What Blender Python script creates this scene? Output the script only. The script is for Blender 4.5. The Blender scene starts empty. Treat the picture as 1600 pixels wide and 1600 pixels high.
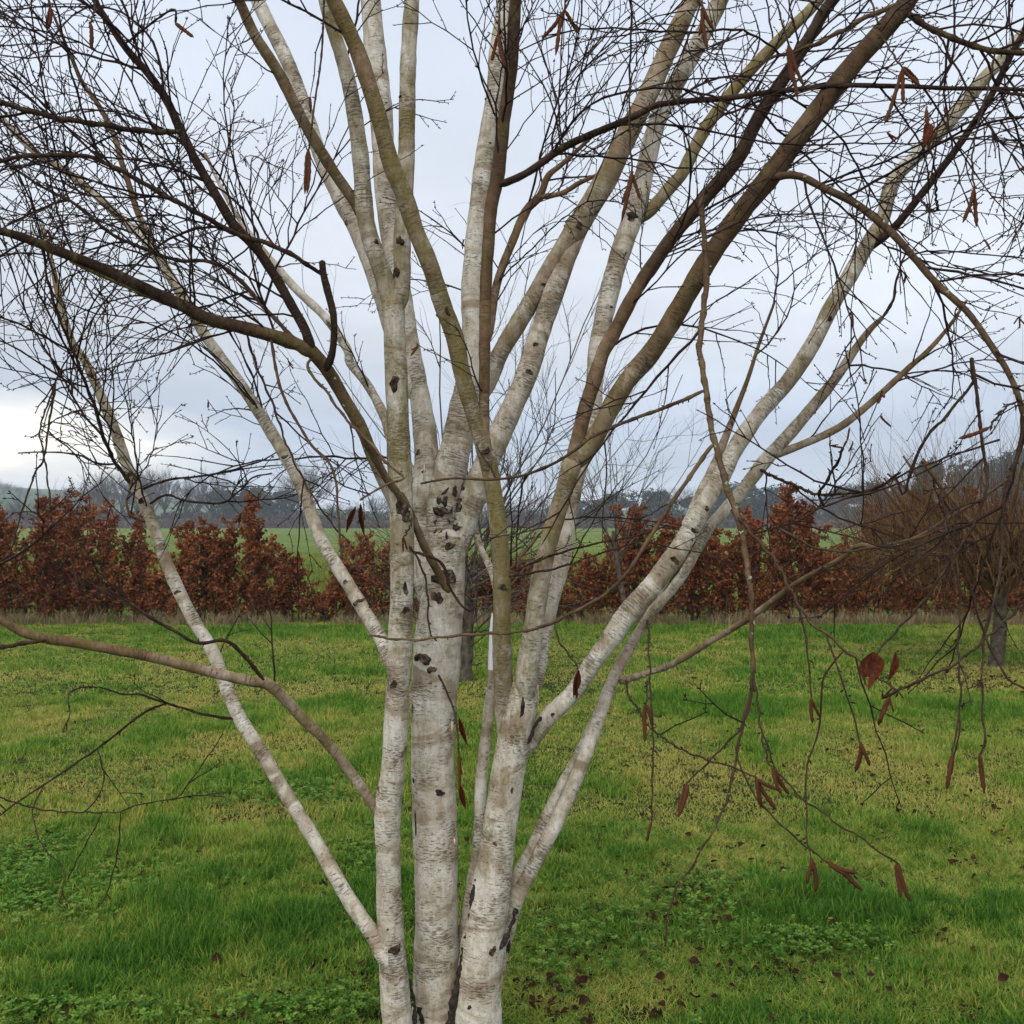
import bpy, math, random
import numpy as np
from mathutils import Vector, Matrix

# ------------------------------------------------------------------ camera, sky, sun, exposure
scene = bpy.context.scene
C = scene.collection
FOC = 1537.0            # focal length in pixels of the 1600 px photograph
HOR = 815.0             # row of the horizon
EYE = 1.6               # eye height in metres
cam_data = bpy.data.cameras.new('camera')
cam = bpy.data.objects.new('camera', cam_data)
C.objects.link(cam)
cam.location = (0, 0, EYE)
cam.rotation_euler = (math.radians(90), 0, 0)
cam_data.sensor_width = 36
cam_data.lens = 36 * FOC / 1600
cam_data.shift_y = (HOR - 800) / 1600
cam_data.clip_start = 0.05
cam_data.clip_end = 6000
scene.camera = cam

SUN_EL, SUN_AZ = math.radians(52), math.radians(205)   # behind the photographer, high, veiled
world = bpy.data.worlds.new('World'); scene.world = world
world.use_nodes = True
wt = world.node_tree; wt.nodes.clear()
def N(tree, kind, **kw):
    n = tree.nodes.new(kind)
    for k, v in kw.items(): setattr(n, k, v)
    return n
def math_node(tree, op, a, b=None, c=None, clamp=False):
    n = N(tree, 'ShaderNodeMath', operation=op); n.use_clamp = clamp
    for i, v in enumerate((a, b, c)):
        if v is None: continue
        if isinstance(v, (int, float)): n.inputs[i].default_value = v
        else: tree.links.new(v, n.inputs[i])
    return n.outputs[0]
def mix_col(tree, fac, a, b, blend='MIX'):
    n = N(tree, 'ShaderNodeMix', data_type='RGBA', blend_type=blend)
    for i, v in ((0, fac), (6, a), (7, b)):
        if isinstance(v, (int, float)): n.inputs[i].default_value = v
        elif isinstance(v, tuple): n.inputs[i].default_value = v + (1,) if len(v) == 3 else v
        else: tree.links.new(v, n.inputs[i])
    return n.outputs[2]
def ramp(tree, fac, stops, interp='LINEAR'):
    n = N(tree, 'ShaderNodeValToRGB'); cr = n.color_ramp; cr.interpolation = interp
    while len(cr.elements) < len(stops): cr.elements.new(0.5)
    for e, (p, c) in zip(cr.elements, stops):
        e.position = p; e.color = (c, c, c, 1) if isinstance(c, (int, float)) else tuple(c) + (1,)
    tree.links.new(fac, n.inputs[0]); return n.outputs[0]
def noise(tree, vec, scale, detail=4, rough=0.55, dist=0.0):
    n = N(tree, 'ShaderNodeTexNoise'); n.inputs['Scale'].default_value = scale
    n.inputs['Detail'].default_value = detail; n.inputs['Roughness'].default_value = rough
    n.inputs['Distortion'].default_value = dist
    if vec is not None: tree.links.new(vec, n.inputs['Vector'])
    return n.outputs['Fac']
def mapping(tree, vec, scale=(1, 1, 1), loc=(0, 0, 0)):
    n = N(tree, 'ShaderNodeMapping'); n.inputs['Scale'].default_value = scale; n.inputs['Location'].default_value = loc
    tree.links.new(vec, n.inputs['Vector']); return n.outputs[0]

def build_world():
    t = wt
    tc = N(t, 'ShaderNodeTexCoord')
    sep = N(t, 'ShaderNodeSeparateXYZ'); t.links.new(tc.outputs['Generated'], sep.inputs[0])
    z = math_node(t, 'MAXIMUM', sep.outputs[2], 0.0)
    # cloud deck seen in perspective: direction divided by its height
    den = math_node(t, 'ADD', z, 0.10)
    px = math_node(t, 'DIVIDE', sep.outputs[0], den)
    py = math_node(t, 'DIVIDE', sep.outputs[1], den)
    cmb = N(t, 'ShaderNodeCombineXYZ'); t.links.new(px, cmb.inputs[0]); t.links.new(py, cmb.inputs[1])
    big = noise(t, mapping(t, cmb.outputs[0], (0.42, 0.55, 1), (3.1, 1.7, 0)), 1.0, 6, 0.52, 0.25)
    base = ramp(t, z, [(0.0, (0.50, 0.56, 0.63)), (0.035, (0.46, 0.53, 0.62)), (0.09, (0.37, 0.43, 0.53)),
                       (0.17, (0.53, 0.565, 0.62)), (0.27, (0.56, 0.595, 0.65)), (0.48, (0.475, 0.52, 0.60)), (1.0, (0.67, 0.71, 0.77))])
    lump = ramp(t, big, [(0.28, 0.80), (0.5, 1.0), (0.72, 1.19)])
    cloud = mix_col(t, 1.0, base, lump, 'MULTIPLY')
    # thin bright gap low over the horizon
    gd = Vector((-0.50, 0.86, 0.072)).normalized()
    vd = N(t, 'ShaderNodeVectorMath', operation='SUBTRACT'); t.links.new(tc.outputs['Generated'], vd.inputs[0]); vd.inputs[1].default_value = gd
    vs = N(t, 'ShaderNodeVectorMath', operation='MULTIPLY'); t.links.new(vd.outputs[0], vs.inputs[0]); vs.inputs[1].default_value = (3.6, 3.6, 19.0)
    vl = N(t, 'ShaderNodeVectorMath', operation='LENGTH'); t.links.new(vs.outputs[0], vl.inputs[0])
    g = math_node(t, 'SUBTRACT', 1.0, vl.outputs['Value'], clamp=True)
    gn = noise(t, mapping(t, tc.outputs['Generated'], (6, 6, 30)), 1.0, 4, 0.6)
    g = math_node(t, 'MULTIPLY', g, math_node(t, 'MULTIPLY_ADD', gn, 2.4, -0.35, clamp=False), clamp=True)
    g = math_node(t, 'MULTIPLY', g, 1.7, clamp=True)
    cloud = mix_col(t, g, cloud, (1.15, 1.08, 0.92))
    sky = N(t, 'ShaderNodeTexSky', sky_type='NISHITA')
    sky.sun_disc = False; sky.sun_elevation = SUN_EL; sky.sun_rotation = SUN_AZ
    sky.air_density = 1.0; sky.dust_density = 2.0
    blue = mix_col(t, 1.0, sky.outputs[0], (0.08, 0.08, 0.08), 'MULTIPLY')
    final = mix_col(t, 0.90, blue, cloud)
    bg = N(t, 'ShaderNodeBackground'); t.links.new(final, bg.inputs[0]); bg.inputs[1].default_value = 0.98
    out = N(t, 'ShaderNodeOutputWorld'); t.links.new(bg.outputs[0], out.inputs[0])
build_world()
sun_data = bpy.data.lights.new('sun', 'SUN'); sun = bpy.data.objects.new('sun', sun_data); C.objects.link(sun)
sun_data.energy = 1.5; sun_data.angle = math.radians(70); sun_data.color = (1.0, 0.96, 0.90)
sd = Vector((math.sin(SUN_AZ) * math.cos(SUN_EL), math.cos(SUN_AZ) * math.cos(SUN_EL), math.sin(SUN_EL)))
sun.rotation_euler = sd.to_track_quat('Z', 'Y').to_euler()
scene.view_settings.view_transform = 'Standard'
scene.view_settings.look = 'None'
scene.view_settings.exposure = 0.74
scene.view_settings.gamma = 1.0
scene.view_settings.use_curve_mapping = False
scene.render.engine = 'CYCLES'
cy = scene.cycles
cy.max_bounces = 4; cy.diffuse_bounces = 2; cy.glossy_bounces = 2; cy.transmission_bounces = 3
cy.volume_bounces = 0; cy.transparent_max_bounces = 4
cy.use_denoising = True
cy.use_adaptive_sampling = True; cy.adaptive_threshold = 0.025

# ------------------------------------------------------------------ helpers
RNG = np.random.default_rng(7)
def at(px, py, Y):
    """world point seen at photograph pixel (px, py) at distance Y in front of the camera"""
    return np.array([(px - 800) / FOC * Y, Y, EYE - (py - HOR) / FOC * Y])
def ground_at(px, py):
    Y = EYE * FOC / (py - HOR)
    return np.array([(px - 800) / FOC * Y, Y, 0.0])

def tag(o, label=None, cat=None, group=None, kind=None):
    if label: o['label'] = label
    if cat: o['category'] = cat
    if group: o['group'] = group
    if kind: o['kind'] = kind
    return o
def empty(name, loc, label=None, cat=None, group=None):
    o = bpy.data.objects.new(name, None); C.objects.link(o); o.location = loc
    o.empty_display_size = 0.1
    return tag(o, label, cat, group)
def mesh_obj(name, verts, faces, mat, parent=None, uv=None, col=None, smooth=True, me=None):
    """one mesh object; vertices are in world coordinates, the parent's place is taken out again"""
    if me is None:
        me = bpy.data.meshes.new(name)
        me.from_pydata([tuple(v) for v in verts] if not isinstance(verts, np.ndarray) else verts.tolist(), [], faces if not isinstance(faces, np.ndarray) else faces.tolist())
        if uv is not None:
            l = me.uv_layers.new(name='bark_uv'); l.data.foreach_set('uv', np.asarray(uv, dtype=np.float32).ravel())
        if col is not None:
            a = me.attributes.new('bark', 'FLOAT_COLOR', 'POINT'); a.data.foreach_set('color', np.asarray(col, dtype=np.float32).ravel())
        if smooth: me.polygons.foreach_set('use_smooth', [True] * len(me.polygons))
        me.materials.append(mat); me.update()
    o = bpy.data.objects.new(name, me); C.objects.link(o)
    if parent is not None:
        o.parent = parent
        if parent.type == 'EMPTY': o.matrix_parent_inverse = Matrix.Translation(-Vector(parent.location))
    return o

def resample(P, step):
    """Catmull-Rom through the rows of P (first 3 columns are the place), resampled to about step"""
    P = np.asarray(P, float)
    if len(P) == 2: out = P[0] + (P[1] - P[0]) * np.linspace(0, 1, 9)[:, None]
    else:
        E = np.vstack([2 * P[0] - P[1], P, 2 * P[-1] - P[-2]]); out = []
        for i in range(1, len(E) - 2):
            n = 8; t = np.linspace(0, 1, n, endpoint=False)[:, None]
            a, b, c, d = E[i - 1], E[i], E[i + 1], E[i + 2]
            out.append(0.5 * (2 * b + (c - a) * t + (2 * a - 5 * b + 4 * c - d) * t**2 + (3 * b - 3 * c + d - a) * t**3))
        out = np.vstack(out + [P[-1:]])
    s = np.concatenate([[0], np.cumsum(np.linalg.norm(np.diff(out[:, :3], axis=0), axis=1))])
    n = max(3, int(round(s[-1] / step)) + 1); q = np.linspace(0, s[-1], n)
    return np.stack([np.interp(q, s, out[:, k]) for k in range(out.shape[1])], 1), q

class Tubes:
    """collects tapered tubes and small solids into one mesh"""
    def __init__(self): self.v = []; self.f = []; self.uv = []; self.col = []; self.n = 0
    def tube(self, P, R, k=6, lump=0.0, col=None, phase=0.0, cap=True):
        P = np.asarray(P, float); R = np.asarray(R, float); n = len(P)
        T = np.gradient(P, axis=0); T /= np.linalg.norm(T, axis=1)[:, None] + 1e-12
        m = T.mean(0); ref = np.eye(3)[np.argmin(np.abs(m))]
        A = ref - (T @ ref)[:, None] * T; A /= np.linalg.norm(A, axis=1)[:, None] + 1e-12
        B = np.cross(T, A)
        s = np.concatenate([[0], np.cumsum(np.linalg.norm(np.diff(P, axis=0), axis=1))])
        th = np.arange(k) / k * 2 * np.pi
        rr = R[:, None] * np.ones(k)
        if lump:
            a = s[:, None] / (R.mean() + 1e-6)
            rr = rr * (1 + lump * (0.5 * np.sin(a * 0.9 + 2 * th + phase) + 0.35 * np.sin(a * 0.37 + th + phase * 2.3) + 0.3 * np.sin(a * 2.3 + 3 * th + phase * 1.7) + 0.25 * np.sin(a * 4.1 + phase)))
        V = P[:, None, :] + rr[:, :, None] * (np.cos(th)[None, :, None] * A[:, None, :] + np.sin(th)[None, :, None] * B[:, None, :])
        V = V.reshape(-1, 3); b = self.n
        i = np.arange(n - 1)[:, None]; j = np.arange(k)[None, :]; j2 = (j + 1) % k
        F = np.stack([i * k + j, i * k + j2, (i + 1) * k + j2, (i + 1) * k + j], -1).reshape(-1, 4) + b
        self.f += F.tolist()
        circ = 2 * np.pi * float(R.mean())
        u0 = (j / k * circ + phase) + 0 * i; u1 = ((j + 1) / k * circ + phase) + 0 * i
        v0 = s[:-1][:, None] + 0 * j; v1 = s[1:][:, None] + 0 * j
        self.uv.append(np.stack([np.stack([u0, v0], -1), np.stack([u1, v0], -1), np.stack([u1, v1], -1), np.stack([u0, v1], -1)], 2).reshape(-1, 2))
        self.v.append(V); self.n += len(V)
        cc = np.zeros((n, 4)) if col is None else np.asarray(col, float)
        if cc.ndim == 1: cc = np.tile(cc, (n, 1))
        self.col.append(np.repeat(cc, k, 0))
        if cap:
            e = P[-1] + T[-1] * R[-1] * 0.6
            self.v.append(e[None]); self.col.append(cc[-1:]); base = b + (n - 1) * k
            for q in range(k): self.f.append([base + q, base + (q + 1) % k, self.n])
            self.uv.append(np.tile([[0.0, s[-1]]], (3 * k, 1))); self.n += 1
    def bud(self, p, d, L, r, col=None):
        d = d / (np.linalg.norm(d) + 1e-9); ref = np.eye(3)[np.argmin(np.abs(d))]
        a = np.cross(d, ref); a /= np.linalg.norm(a); c = np.cross(d, a)
        V = [p] + [p + d * L * 0.4 + r * (math.cos(q) * a + math.sin(q) * c) for q in (0, 2.09, 4.19)] + [p + d * L]
        b = self.n; self.v.append(np.array(V)); self.n += 5
        self.f += [[b, b + 2, b + 1], [b, b + 3, b + 2], [b, b + 1, b + 3], [b + 1, b + 2, b + 4], [b + 2, b + 3, b + 4], [b + 3, b + 1, b + 4]]
        self.uv.append(np.zeros((18, 2))); self.col.append(np.tile(np.zeros(4) if col is None else np.asarray(col, float), (5, 1)))
    def build(self, name, mat, parent=None, smooth=True):
        return mesh_obj(name, np.vstack(self.v), self.f, mat, parent, np.vstack(self.uv), np.vstack(self.col), smooth)

# ------------------------------------------------------------------ materials
def new_mat(name):
    m = bpy.data.materials.new(name); m.use_nodes = True; t = m.node_tree; t.nodes.clear()
    out = N(t, 'ShaderNodeOutputMaterial'); b = N(t, 'ShaderNodeBsdfPrincipled')
    t.links.new(b.outputs[0], out.inputs[0]); b.inputs['Specular IOR Level'].default_value = 0.06
    return m, t, b, out
def setc(t, b, col, rough=0.8):
    if isinstance(col, tuple): b.inputs['Base Color'].default_value = col + (1,)
    else: t.links.new(col, b.inputs['Base Color'])
    if isinstance(rough, (int, float)): b.inputs['Roughness'].default_value = rough
    else: t.links.new(rough, b.inputs['Roughness'])
def bump(t, b, h, strength, dist):
    n = N(t, 'ShaderNodeBump'); n.inputs['Strength'].default_value = strength; n.inputs['Distance'].default_value = dist
    t.links.new(h, n.inputs['Height']); t.links.new(n.outputs[0], b.inputs['Normal'])

def mat_bark():
    m, t, b, _ = new_mat('birch_bark')
    uv = N(t, 'ShaderNodeUVMap', uv_map='bark_uv').outputs[0]
    at_ = N(t, 'ShaderNodeAttribute', attribute_name='bark'); sp = N(t, 'ShaderNodeSeparateColor'); t.links.new(at_.outputs['Color'], sp.inputs[0])
    brown, moss, dark = sp.outputs[0], sp.outputs[1], sp.outputs[2]
    tc = N(t, 'ShaderNodeTexCoord').outputs['Object']
    # papery layers: broad rings where one layer has peeled off another
    band = noise(t, mapping(t, uv, (5, 11, 1)), 1.0, 5, 0.62, 0.8)
    patch = noise(t, tc, 9.0, 5, 0.6, 0.4)
    white = ramp(t, band, [(0.28, (0.30, 0.235, 0.155)), (0.42, (0.43, 0.365, 0.275)), (0.47, (0.61, 0.555, 0.455)), (0.62, (0.73, 0.69, 0.605)), (0.75, (0.46, 0.385, 0.315))])
    pinkish = ramp(t, patch, [(0.42, 0.0), (0.68, 0.55)])
    white = mix_col(t, pinkish, white, (0.42, 0.33, 0.24))
    tan = ramp(t, band, [(0.3, (0.14, 0.082, 0.042)), (0.55, (0.26, 0.165, 0.09)), (0.7, (0.36, 0.25, 0.15))])
    drk = ramp(t, patch, [(0.3, (0.018, 0.012, 0.009)), (0.5, (0.042, 0.024, 0.017)), (0.7, (0.085, 0.052, 0.036))])
    wob = math_node(t, 'MULTIPLY_ADD', patch, 0.5, -0.25)
    bw = math_node(t, 'ADD', brown, wob)
    f1 = ramp(t, bw, [(0.12, 0.0), (0.5, 1.0)]); f2 = ramp(t, bw, [(0.42, 0.0), (0.80, 1.0)])
    f1 = math_node(t, 'MULTIPLY', f1, math_node(t, 'MULTIPLY', brown, 8.0, clamp=True))
    col = mix_col(t, f1, white, tan); col = mix_col(t, f2, col, drk)
    # lenticels: short dark dashes lying across the stem
    len_n = noise(t, mapping(t, uv, (52, 250, 1)), 1.0, 3, 0.6)
    len_p = noise(t, mapping(t, uv, (6, 9, 1), (4, 2, 0)), 1.0, 3, 0.5)
    lent = ramp(t, math_node(t, 'ADD', len_n, math_node(t, 'MULTIPLY_ADD', len_p, 0.7, -0.345)), [(0.58, 0.0), (0.66, 1.0)])
    col = mix_col(t, math_node(t, 'MULTIPLY', lent, 0.66), col, (0.10, 0.075, 0.055))
    # freckles of dirt
    fr = ramp(t, noise(t, tc, 190.0, 3, 0.7), [(0.57, 0.0), (0.68, 1.0)])
    frp = ramp(t, noise(t, tc, 12.0, 5, 0.7), [(0.36, 0.0), (0.62, 0.85)])
    grime = ramp(t, noise(t, mapping(t, tc, (1, 1, .35)), 34.0, 6, 0.78, 0.5), [(0.42, 0.0), (0.70, 0.9)])
    col = mix_col(t, grime, col, mix_col(t, 1.0, col, (0.52, 0.46, 0.36), 'MULTIPLY'))
    col = mix_col(t, math_node(t, 'MULTIPLY', fr, frp), col, (0.09, 0.07, 0.045))
    # algae and moss
    mo = math_node(t, 'MULTIPLY_ADD', noise(t, mapping(t, tc, (1, 1, .45)), 21.0, 6, 0.72, 0.8), 1.7, -0.35); mo2 = noise(t, tc, 90.0, 3, 0.7)
    mf = math_node(t, 'ADD', math_node(t, 'MULTIPLY_ADD', moss, 0.72, -0.60), math_node(t, 'ADD', mo, math_node(t, 'MULTIPLY', mo2, 0.22)))
    mf = ramp(t, mf, [(0.26, 0.0), (0.70, 0.86)])
    mcol = mix_col(t, mo2, (0.25, 0.195, 0.06), (0.105, 0.092, 0.026))
    col = mix_col(t, mf, col, mcol)
    # black fissured bark in the seams
    col = mix_col(t, dark, col, (0.022, 0.016, 0.012))
    setc(t, b, col, 0.72)
    h = math_node(t, 'ADD', math_node(t, 'MULTIPLY', lent, -0.6), math_node(t, 'ADD', math_node(t, 'MULTIPLY', band, 0.8), math_node(t, 'MULTIPLY', noise(t, tc, 60, 5, 0.7), 0.8)))
    bump(t, b, h, 0.75, 0.006)
    return m
def mat_simple(name, stops, scale=20, rough=0.8, detail=4, island=False, bump_s=0.0, bd=0.002, trans=0.0):
    m, t, b, out = new_mat(name)
    if island:
        f = N(t, 'ShaderNodeNewGeometry').outputs['Random Per Island']
        f2 = noise(t, N(t, 'ShaderNodeTexCoord').outputs['Object'], scale, detail)
        f = math_node(t, 'ADD', math_node(t, 'MULTIPLY', f, 0.6), math_node(t, 'MULTIPLY_ADD', f2, 1.1, -0.33), clamp=True)
    else: f = noise(t, N(t, 'ShaderNodeTexCoord').outputs['Object'], scale, detail, 0.6)
    col = ramp(t, f, stops); setc(t, b, col, rough)
    if bump_s: bump(t, b, f, bump_s, bd)
    if trans:
        tr = N(t, 'ShaderNodeBsdfTranslucent'); t.links.new(col, tr.inputs[0])
        mx = N(t, 'ShaderNodeMixShader'); mx.inputs[0].default_value = trans
        t.links.new(b.outputs[0], mx.inputs[1]); t.links.new(tr.outputs[0], mx.inputs[2]); t.links.new(mx.outputs[0], out.inputs[0])
    return m
def mat_instanced(name, lo, mid, hi, trans=0.3, rough=0.55):
    """colour follows the tint stored on each tuft (how lush or how dry the plant is) plus a little change per blade"""
    m, t, b, out = new_mat(name)
    a = N(t, 'ShaderNodeAttribute', attribute_name='tint', attribute_type='INSTANCER')
    isl = N(t, 'ShaderNodeNewGeometry').outputs['Random Per Island']
    f = math_node(t, 'ADD', a.outputs['Fac'], math_node(t, 'MULTIPLY_ADD', isl, 0.72, -0.36), clamp=True)
    col = ramp(t, f, [(0.0, lo), (0.45, mid), (1.0, hi)])
    setc(t, b, col, rough)
    tr = N(t, 'ShaderNodeBsdfTranslucent'); t.links.new(col, tr.inputs[0])
    mx = N(t, 'ShaderNodeMixShader'); mx.inputs[0].default_value = trans
    t.links.new(b.outputs[0], mx.inputs[1]); t.links.new(tr.outputs[0], mx.inputs[2]); t.links.new(mx.outputs[0], out.inputs[0])
    return m
BARK = mat_bark()
KNOT = mat_simple('knot_bark', [(0.3, (0.014, 0.010, 0.008)), (0.5, (0.055, 0.038, 0.026)), (0.7, (0.20, 0.16, 0.115))], 60, 0.9, 5, bump_s=0.9, bd=0.004)
RUSTWOOD = mat_simple('rotten_wood', [(0.3, (0.07, 0.025, 0.012)), (0.6, (0.17, 0.065, 0.03)), (0.8, (0.22, 0.11, 0.05))], 70, 0.9, 5, bump_s=0.8, bd=0.004)
PAPER = mat_simple('peeling_bark', [(0.3, (0.55, 0.40, 0.24)), (0.6, (0.72, 0.62, 0.48))], 30, 0.7)
WHITEBARK = mat_simple('fresh_white_bark', [(0.3, (0.76, 0.76, 0.77)), (0.7, (0.86, 0.86, 0.87))], 40, 0.6)
TWIG = mat_simple('twig_bark', [(0.3, (0.014, 0.009, 0.008)), (0.55, (0.034, 0.020, 0.016)), (0.8, (0.08, 0.046, 0.034))], 9, 0.7)
CATKIN = mat_simple('catkin_scales', [(0.35, (0.03, 0.011, 0.006)), (0.52, (0.10, 0.036, 0.017)), (0.7, (0.21, 0.095, 0.045))], 500, 0.75, 3, bump_s=0.8, bd=0.001)
DEADLEAF = mat_simple('dead_leaf', [(0.3, (0.055, 0.015, 0.009)), (0.5, (0.125, 0.034, 0.018)), (0.75, (0.21, 0.075, 0.036))], 7, 0.7, trans=0.25)
LITTER = mat_simple('leaf_litter', [(0.2, (0.010, 0.006, 0.004)), (0.5, (0.032, 0.014, 0.008)), (0.8, (0.085, 0.034, 0.015))], 3, 0.9)
BEECH = mat_simple('beech_leaves', [(0.0, (0.055, 0.018, 0.010)), (0.3, (0.13, 0.040, 0.018)), (0.65, (0.27, 0.090, 0.032)), (1.0, (0.40, 0.17, 0.070))], 1.6, 0.6, 3, island=True, trans=0.25)
WOOD = mat_simple('hedge_wood', [(0.3, (0.045, 0.03, 0.022)), (0.7, (0.12, 0.085, 0.06))], 20, 0.85)
GREYWOOD = mat_simple('grey_wood', [(0.3, (0.035, 0.028, 0.02)), (0.5, (0.085, 0.072, 0.05)), (0.7, (0.15, 0.125, 0.09))], 16, 0.9, 6, bump_s=0.9, bd=0.02)
WILLOW = mat_simple('brown_whips', [(0.15, (0.03, 0.018, 0.010)), (0.5, (0.11, 0.058, 0.026)), (0.85, (0.20, 0.12, 0.052))], 4, 0.75, island=True)
FARWOOD = mat_simple('far_wood', [(0.3, (0.035, 0.032, 0.03)), (0.7, (0.085, 0.072, 0.06))], 0.4, 0.9)
NEEDLES = mat_simple('conifer_needles', [(0.2, (0.010, 0.022, 0.016)), (0.8, (0.028, 0.05, 0.032))], 0.6, 0.85, island=True)
SCRUB = mat_simple('scrub', [(0.2, (0.05, 0.035, 0.028)), (0.6, (0.10, 0.07, 0.05)), (0.9, (0.15, 0.12, 0.07))], 0.3, 0.9, island=True)
LICHEN = mat_simple('lichen', [(0.3, (0.26, 0.32, 0.20)), (0.7, (0.48, 0.55, 0.38))], 90, 0.9)
YLICHEN = mat_simple('yellow_lichen', [(0.3, (0.42, 0.36, 0.03)), (0.7, (0.60, 0.53, 0.08))], 90, 0.9)
# ------------------------------------------------------------------ ground
def value_noise(x, y, scale, seed):
    r = np.random.default_rng(seed); G = r.random((64, 64))
    u = x / scale + 31.7; v = y / scale + 17.3
    i = np.floor(u).astype(int); j = np.floor(v).astype(int); a = u - i; c = v - j
    a = a * a * (3 - 2 * a); c = c * c * (3 - 2 * c); i &= 63; j &= 63; i2 = (i + 1) & 63; j2 = (j + 1) & 63
    return (G[i, j] * (1 - a) + G[i2, j] * a) * (1 - c) + (G[i, j2] * (1 - a) + G[i2, j2] * a) * c
def blobs(x, y, spec):
    o = np.zeros_like(x)
    for px, py, rx, ry, s in spec:
        g = ground_at(px, py); k = g[1] / FOC
        o += s * np.exp(-(((x - g[0]) / (rx * k)) ** 2 + ((y - g[1]) / (abs(ground_at(px, py - ry)[1] - g[1]) + 1e-3)) ** 2))
    return o
LUSH = [(230, 1480, 330, 75, 1.0), (80, 1560, 200, 60, .5), (420, 1420, 200, 60, .5), (245, 1160, 60, 18, .9), (190, 1130, 90, 14, .7), (380, 1110, 60, 14, .6),
        (1330, 1440, 260, 40, 1.0), (1480, 1420, 170, 30, .7), (950, 1330, 120, 60, .6), (1180, 1110, 200, 16, .8), (1050, 1100, 100, 14, .6), (1560, 1120, 140, 14, .6),
        (800, 990, 1000, 9, .75), (330, 985, 300, 8, .4), (1200, 1530, 120, 30, .4), (870, 1420, 90, 50, .5), (560, 1380, 80, 60, .4), (1350, 1040, 160, 10, .5)]
DRY = [(120, 1230, 150, 26, .7), (420, 1095, 90, 12, .6), (440, 1200, 80, 22, .6), (1300, 1230, 330, 45, .65), (1050, 1200, 120, 30, .5), (1450, 1080, 200, 14, .5),
       (1560, 1062, 110, 20, 1.0), (1560, 1048, 90, 14, .8), (760, 1080, 80, 18, .9), (1130, 1560, 250, 30, .55), (500, 1290, 90, 30, .5), (1000, 1560, 140, 30, .5), (1400, 1340, 150, 24, .55), (960, 1140, 70, 14, .4), (1470, 1590, 160, 20, .6)]
def lushness(x, y):
    n = 0.45 * value_noise(x, y, 0.55, 1) + 0.35 * value_noise(x, y, 0.17, 2) + 0.25 * value_noise(x, y, 0.07, 4) + 0.3 * value_noise(x, y, 1.6, 3)
    return np.clip((n - 0.68) * 2.3 + 0.22 + blobs(x, y, LUSH) * .5 - blobs(x, y, DRY) * 0.45, 0, 1)
def dryness(x, y):
    n = 0.5 * value_noise(x, y, 0.8, 11) + 0.4 * value_noise(x, y, 0.26, 12) + 0.3 * value_noise(x, y, 0.09, 14) + 0.25 * value_noise(x, y, 2.1, 13)
    return np.clip((n - 0.72) * 1.8 + 0.30 + blobs(x, y, DRY) * 0.5 - blobs(x, y, LUSH) * 0.40, 0, 1)

def sheet(name, x0, x1, y0, y1, nx, ny, zfun, mat, label=None):
    xs = np.linspace(x0, x1, nx); ys = np.linspace(y0, y1, ny)
    X, Y = np.meshgrid(xs, ys); Z = zfun(X, Y)
    V = np.stack([X, Y, Z], -1).reshape(-1, 3)
    i = np.arange(ny - 1)[:, None]; j = np.arange(nx - 1)[None, :]
    F = np.stack([i * nx + j, i * nx + j + 1, (i + 1) * nx + j + 1, (i + 1) * nx + j], -1).reshape(-1, 4)
    o = mesh_obj(name, V, F, mat); tag(o, label, name, kind='structure'); return o

def mat_soil(name, stops, sc, bs, bd):
    m, t, b, _ = new_mat(name); tc = N(t, 'ShaderNodeTexCoord').outputs['Object']
    f = math_node(t, 'ADD', math_node(t, 'MULTIPLY', noise(t, tc, sc, 6, 0.65), 0.6), math_node(t, 'MULTIPLY', noise(t, tc, sc * 13, 4, 0.7), 0.4))
    setc(t, b, ramp(t, f, stops), 0.9); bump(t, b, noise(t, tc, sc * 30, 4, 0.7), bs, bd); return m
LAWN_M = mat_soil('lawn_soil', [(0.3, (0.010, 0.012, 0.005)), (0.5, (0.026, 0.034, 0.009)), (0.7, (0.06, 0.058, 0.018))], 1.1, 0.8, 0.02)
def mat_field():
    m, t, b, _ = new_mat('young_crop'); tc = N(t, 'ShaderNodeTexCoord').outputs['Object']
    rows = noise(t, mapping(t, tc, (1.2, 0.16, 1)), 1.0, 5, 0.65); fine = noise(t, tc, 5.0, 5, 0.75); big = noise(t, tc, 0.02, 3, 0.5)
    f = math_node(t, 'ADD', math_node(t, 'MULTIPLY', rows, 0.35), math_node(t, 'ADD', math_node(t, 'MULTIPLY', fine, 0.35), math_node(t, 'MULTIPLY', big, 0.3)))
    setc(t, b, ramp(t, f, [(0.34, (0.045, 0.07, 0.014)), (0.5, (0.105, 0.155, 0.024)), (0.64, (0.20, 0.225, 0.04))]), 0.8)
    bump(t, b, fine, 0.8, 0.1); return m
FIELD_M = mat_field()
RIDGE_M = mat_soil('hill_pasture', [(0.3, (0.035, 0.075, 0.028)), (0.5, (0.06, 0.12, 0.04)), (0.7, (0.10, 0.16, 0.05))], 0.02, 0.3, 0.3)
LAWN_END = 16.6
lawn = sheet('lawn', -16, 16, -4, LAWN_END, 65, 42, lambda X, Y: 0.012 * (value_noise(X, Y, 0.9, 5) - .5), LAWN_M, 'mown wet lawn under the birch stretching to the beech hedge')
field = sheet('field', -900, 900, LAWN_END, 900, 40, 40, lambda X, Y: -0.006 + 0 * X, FIELD_M, 'wide green field of young crop behind the brown hedge')
def hill_z(X, Y):
    h = 31 * np.exp(-((X + 460) / 230) ** 2) + 9 * np.exp(-((X - 80) / 330) ** 2) + 22 * np.exp(-((X - 520) / 220) ** 2)
    return h * np.clip((Y - 330) / 330, 0, 1) ** 1.2 - 0.5 + 3 * (value_noise(X, Y, 90, 21) - .5) * np.clip((Y - 330) / 200, 0, 1)
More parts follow.
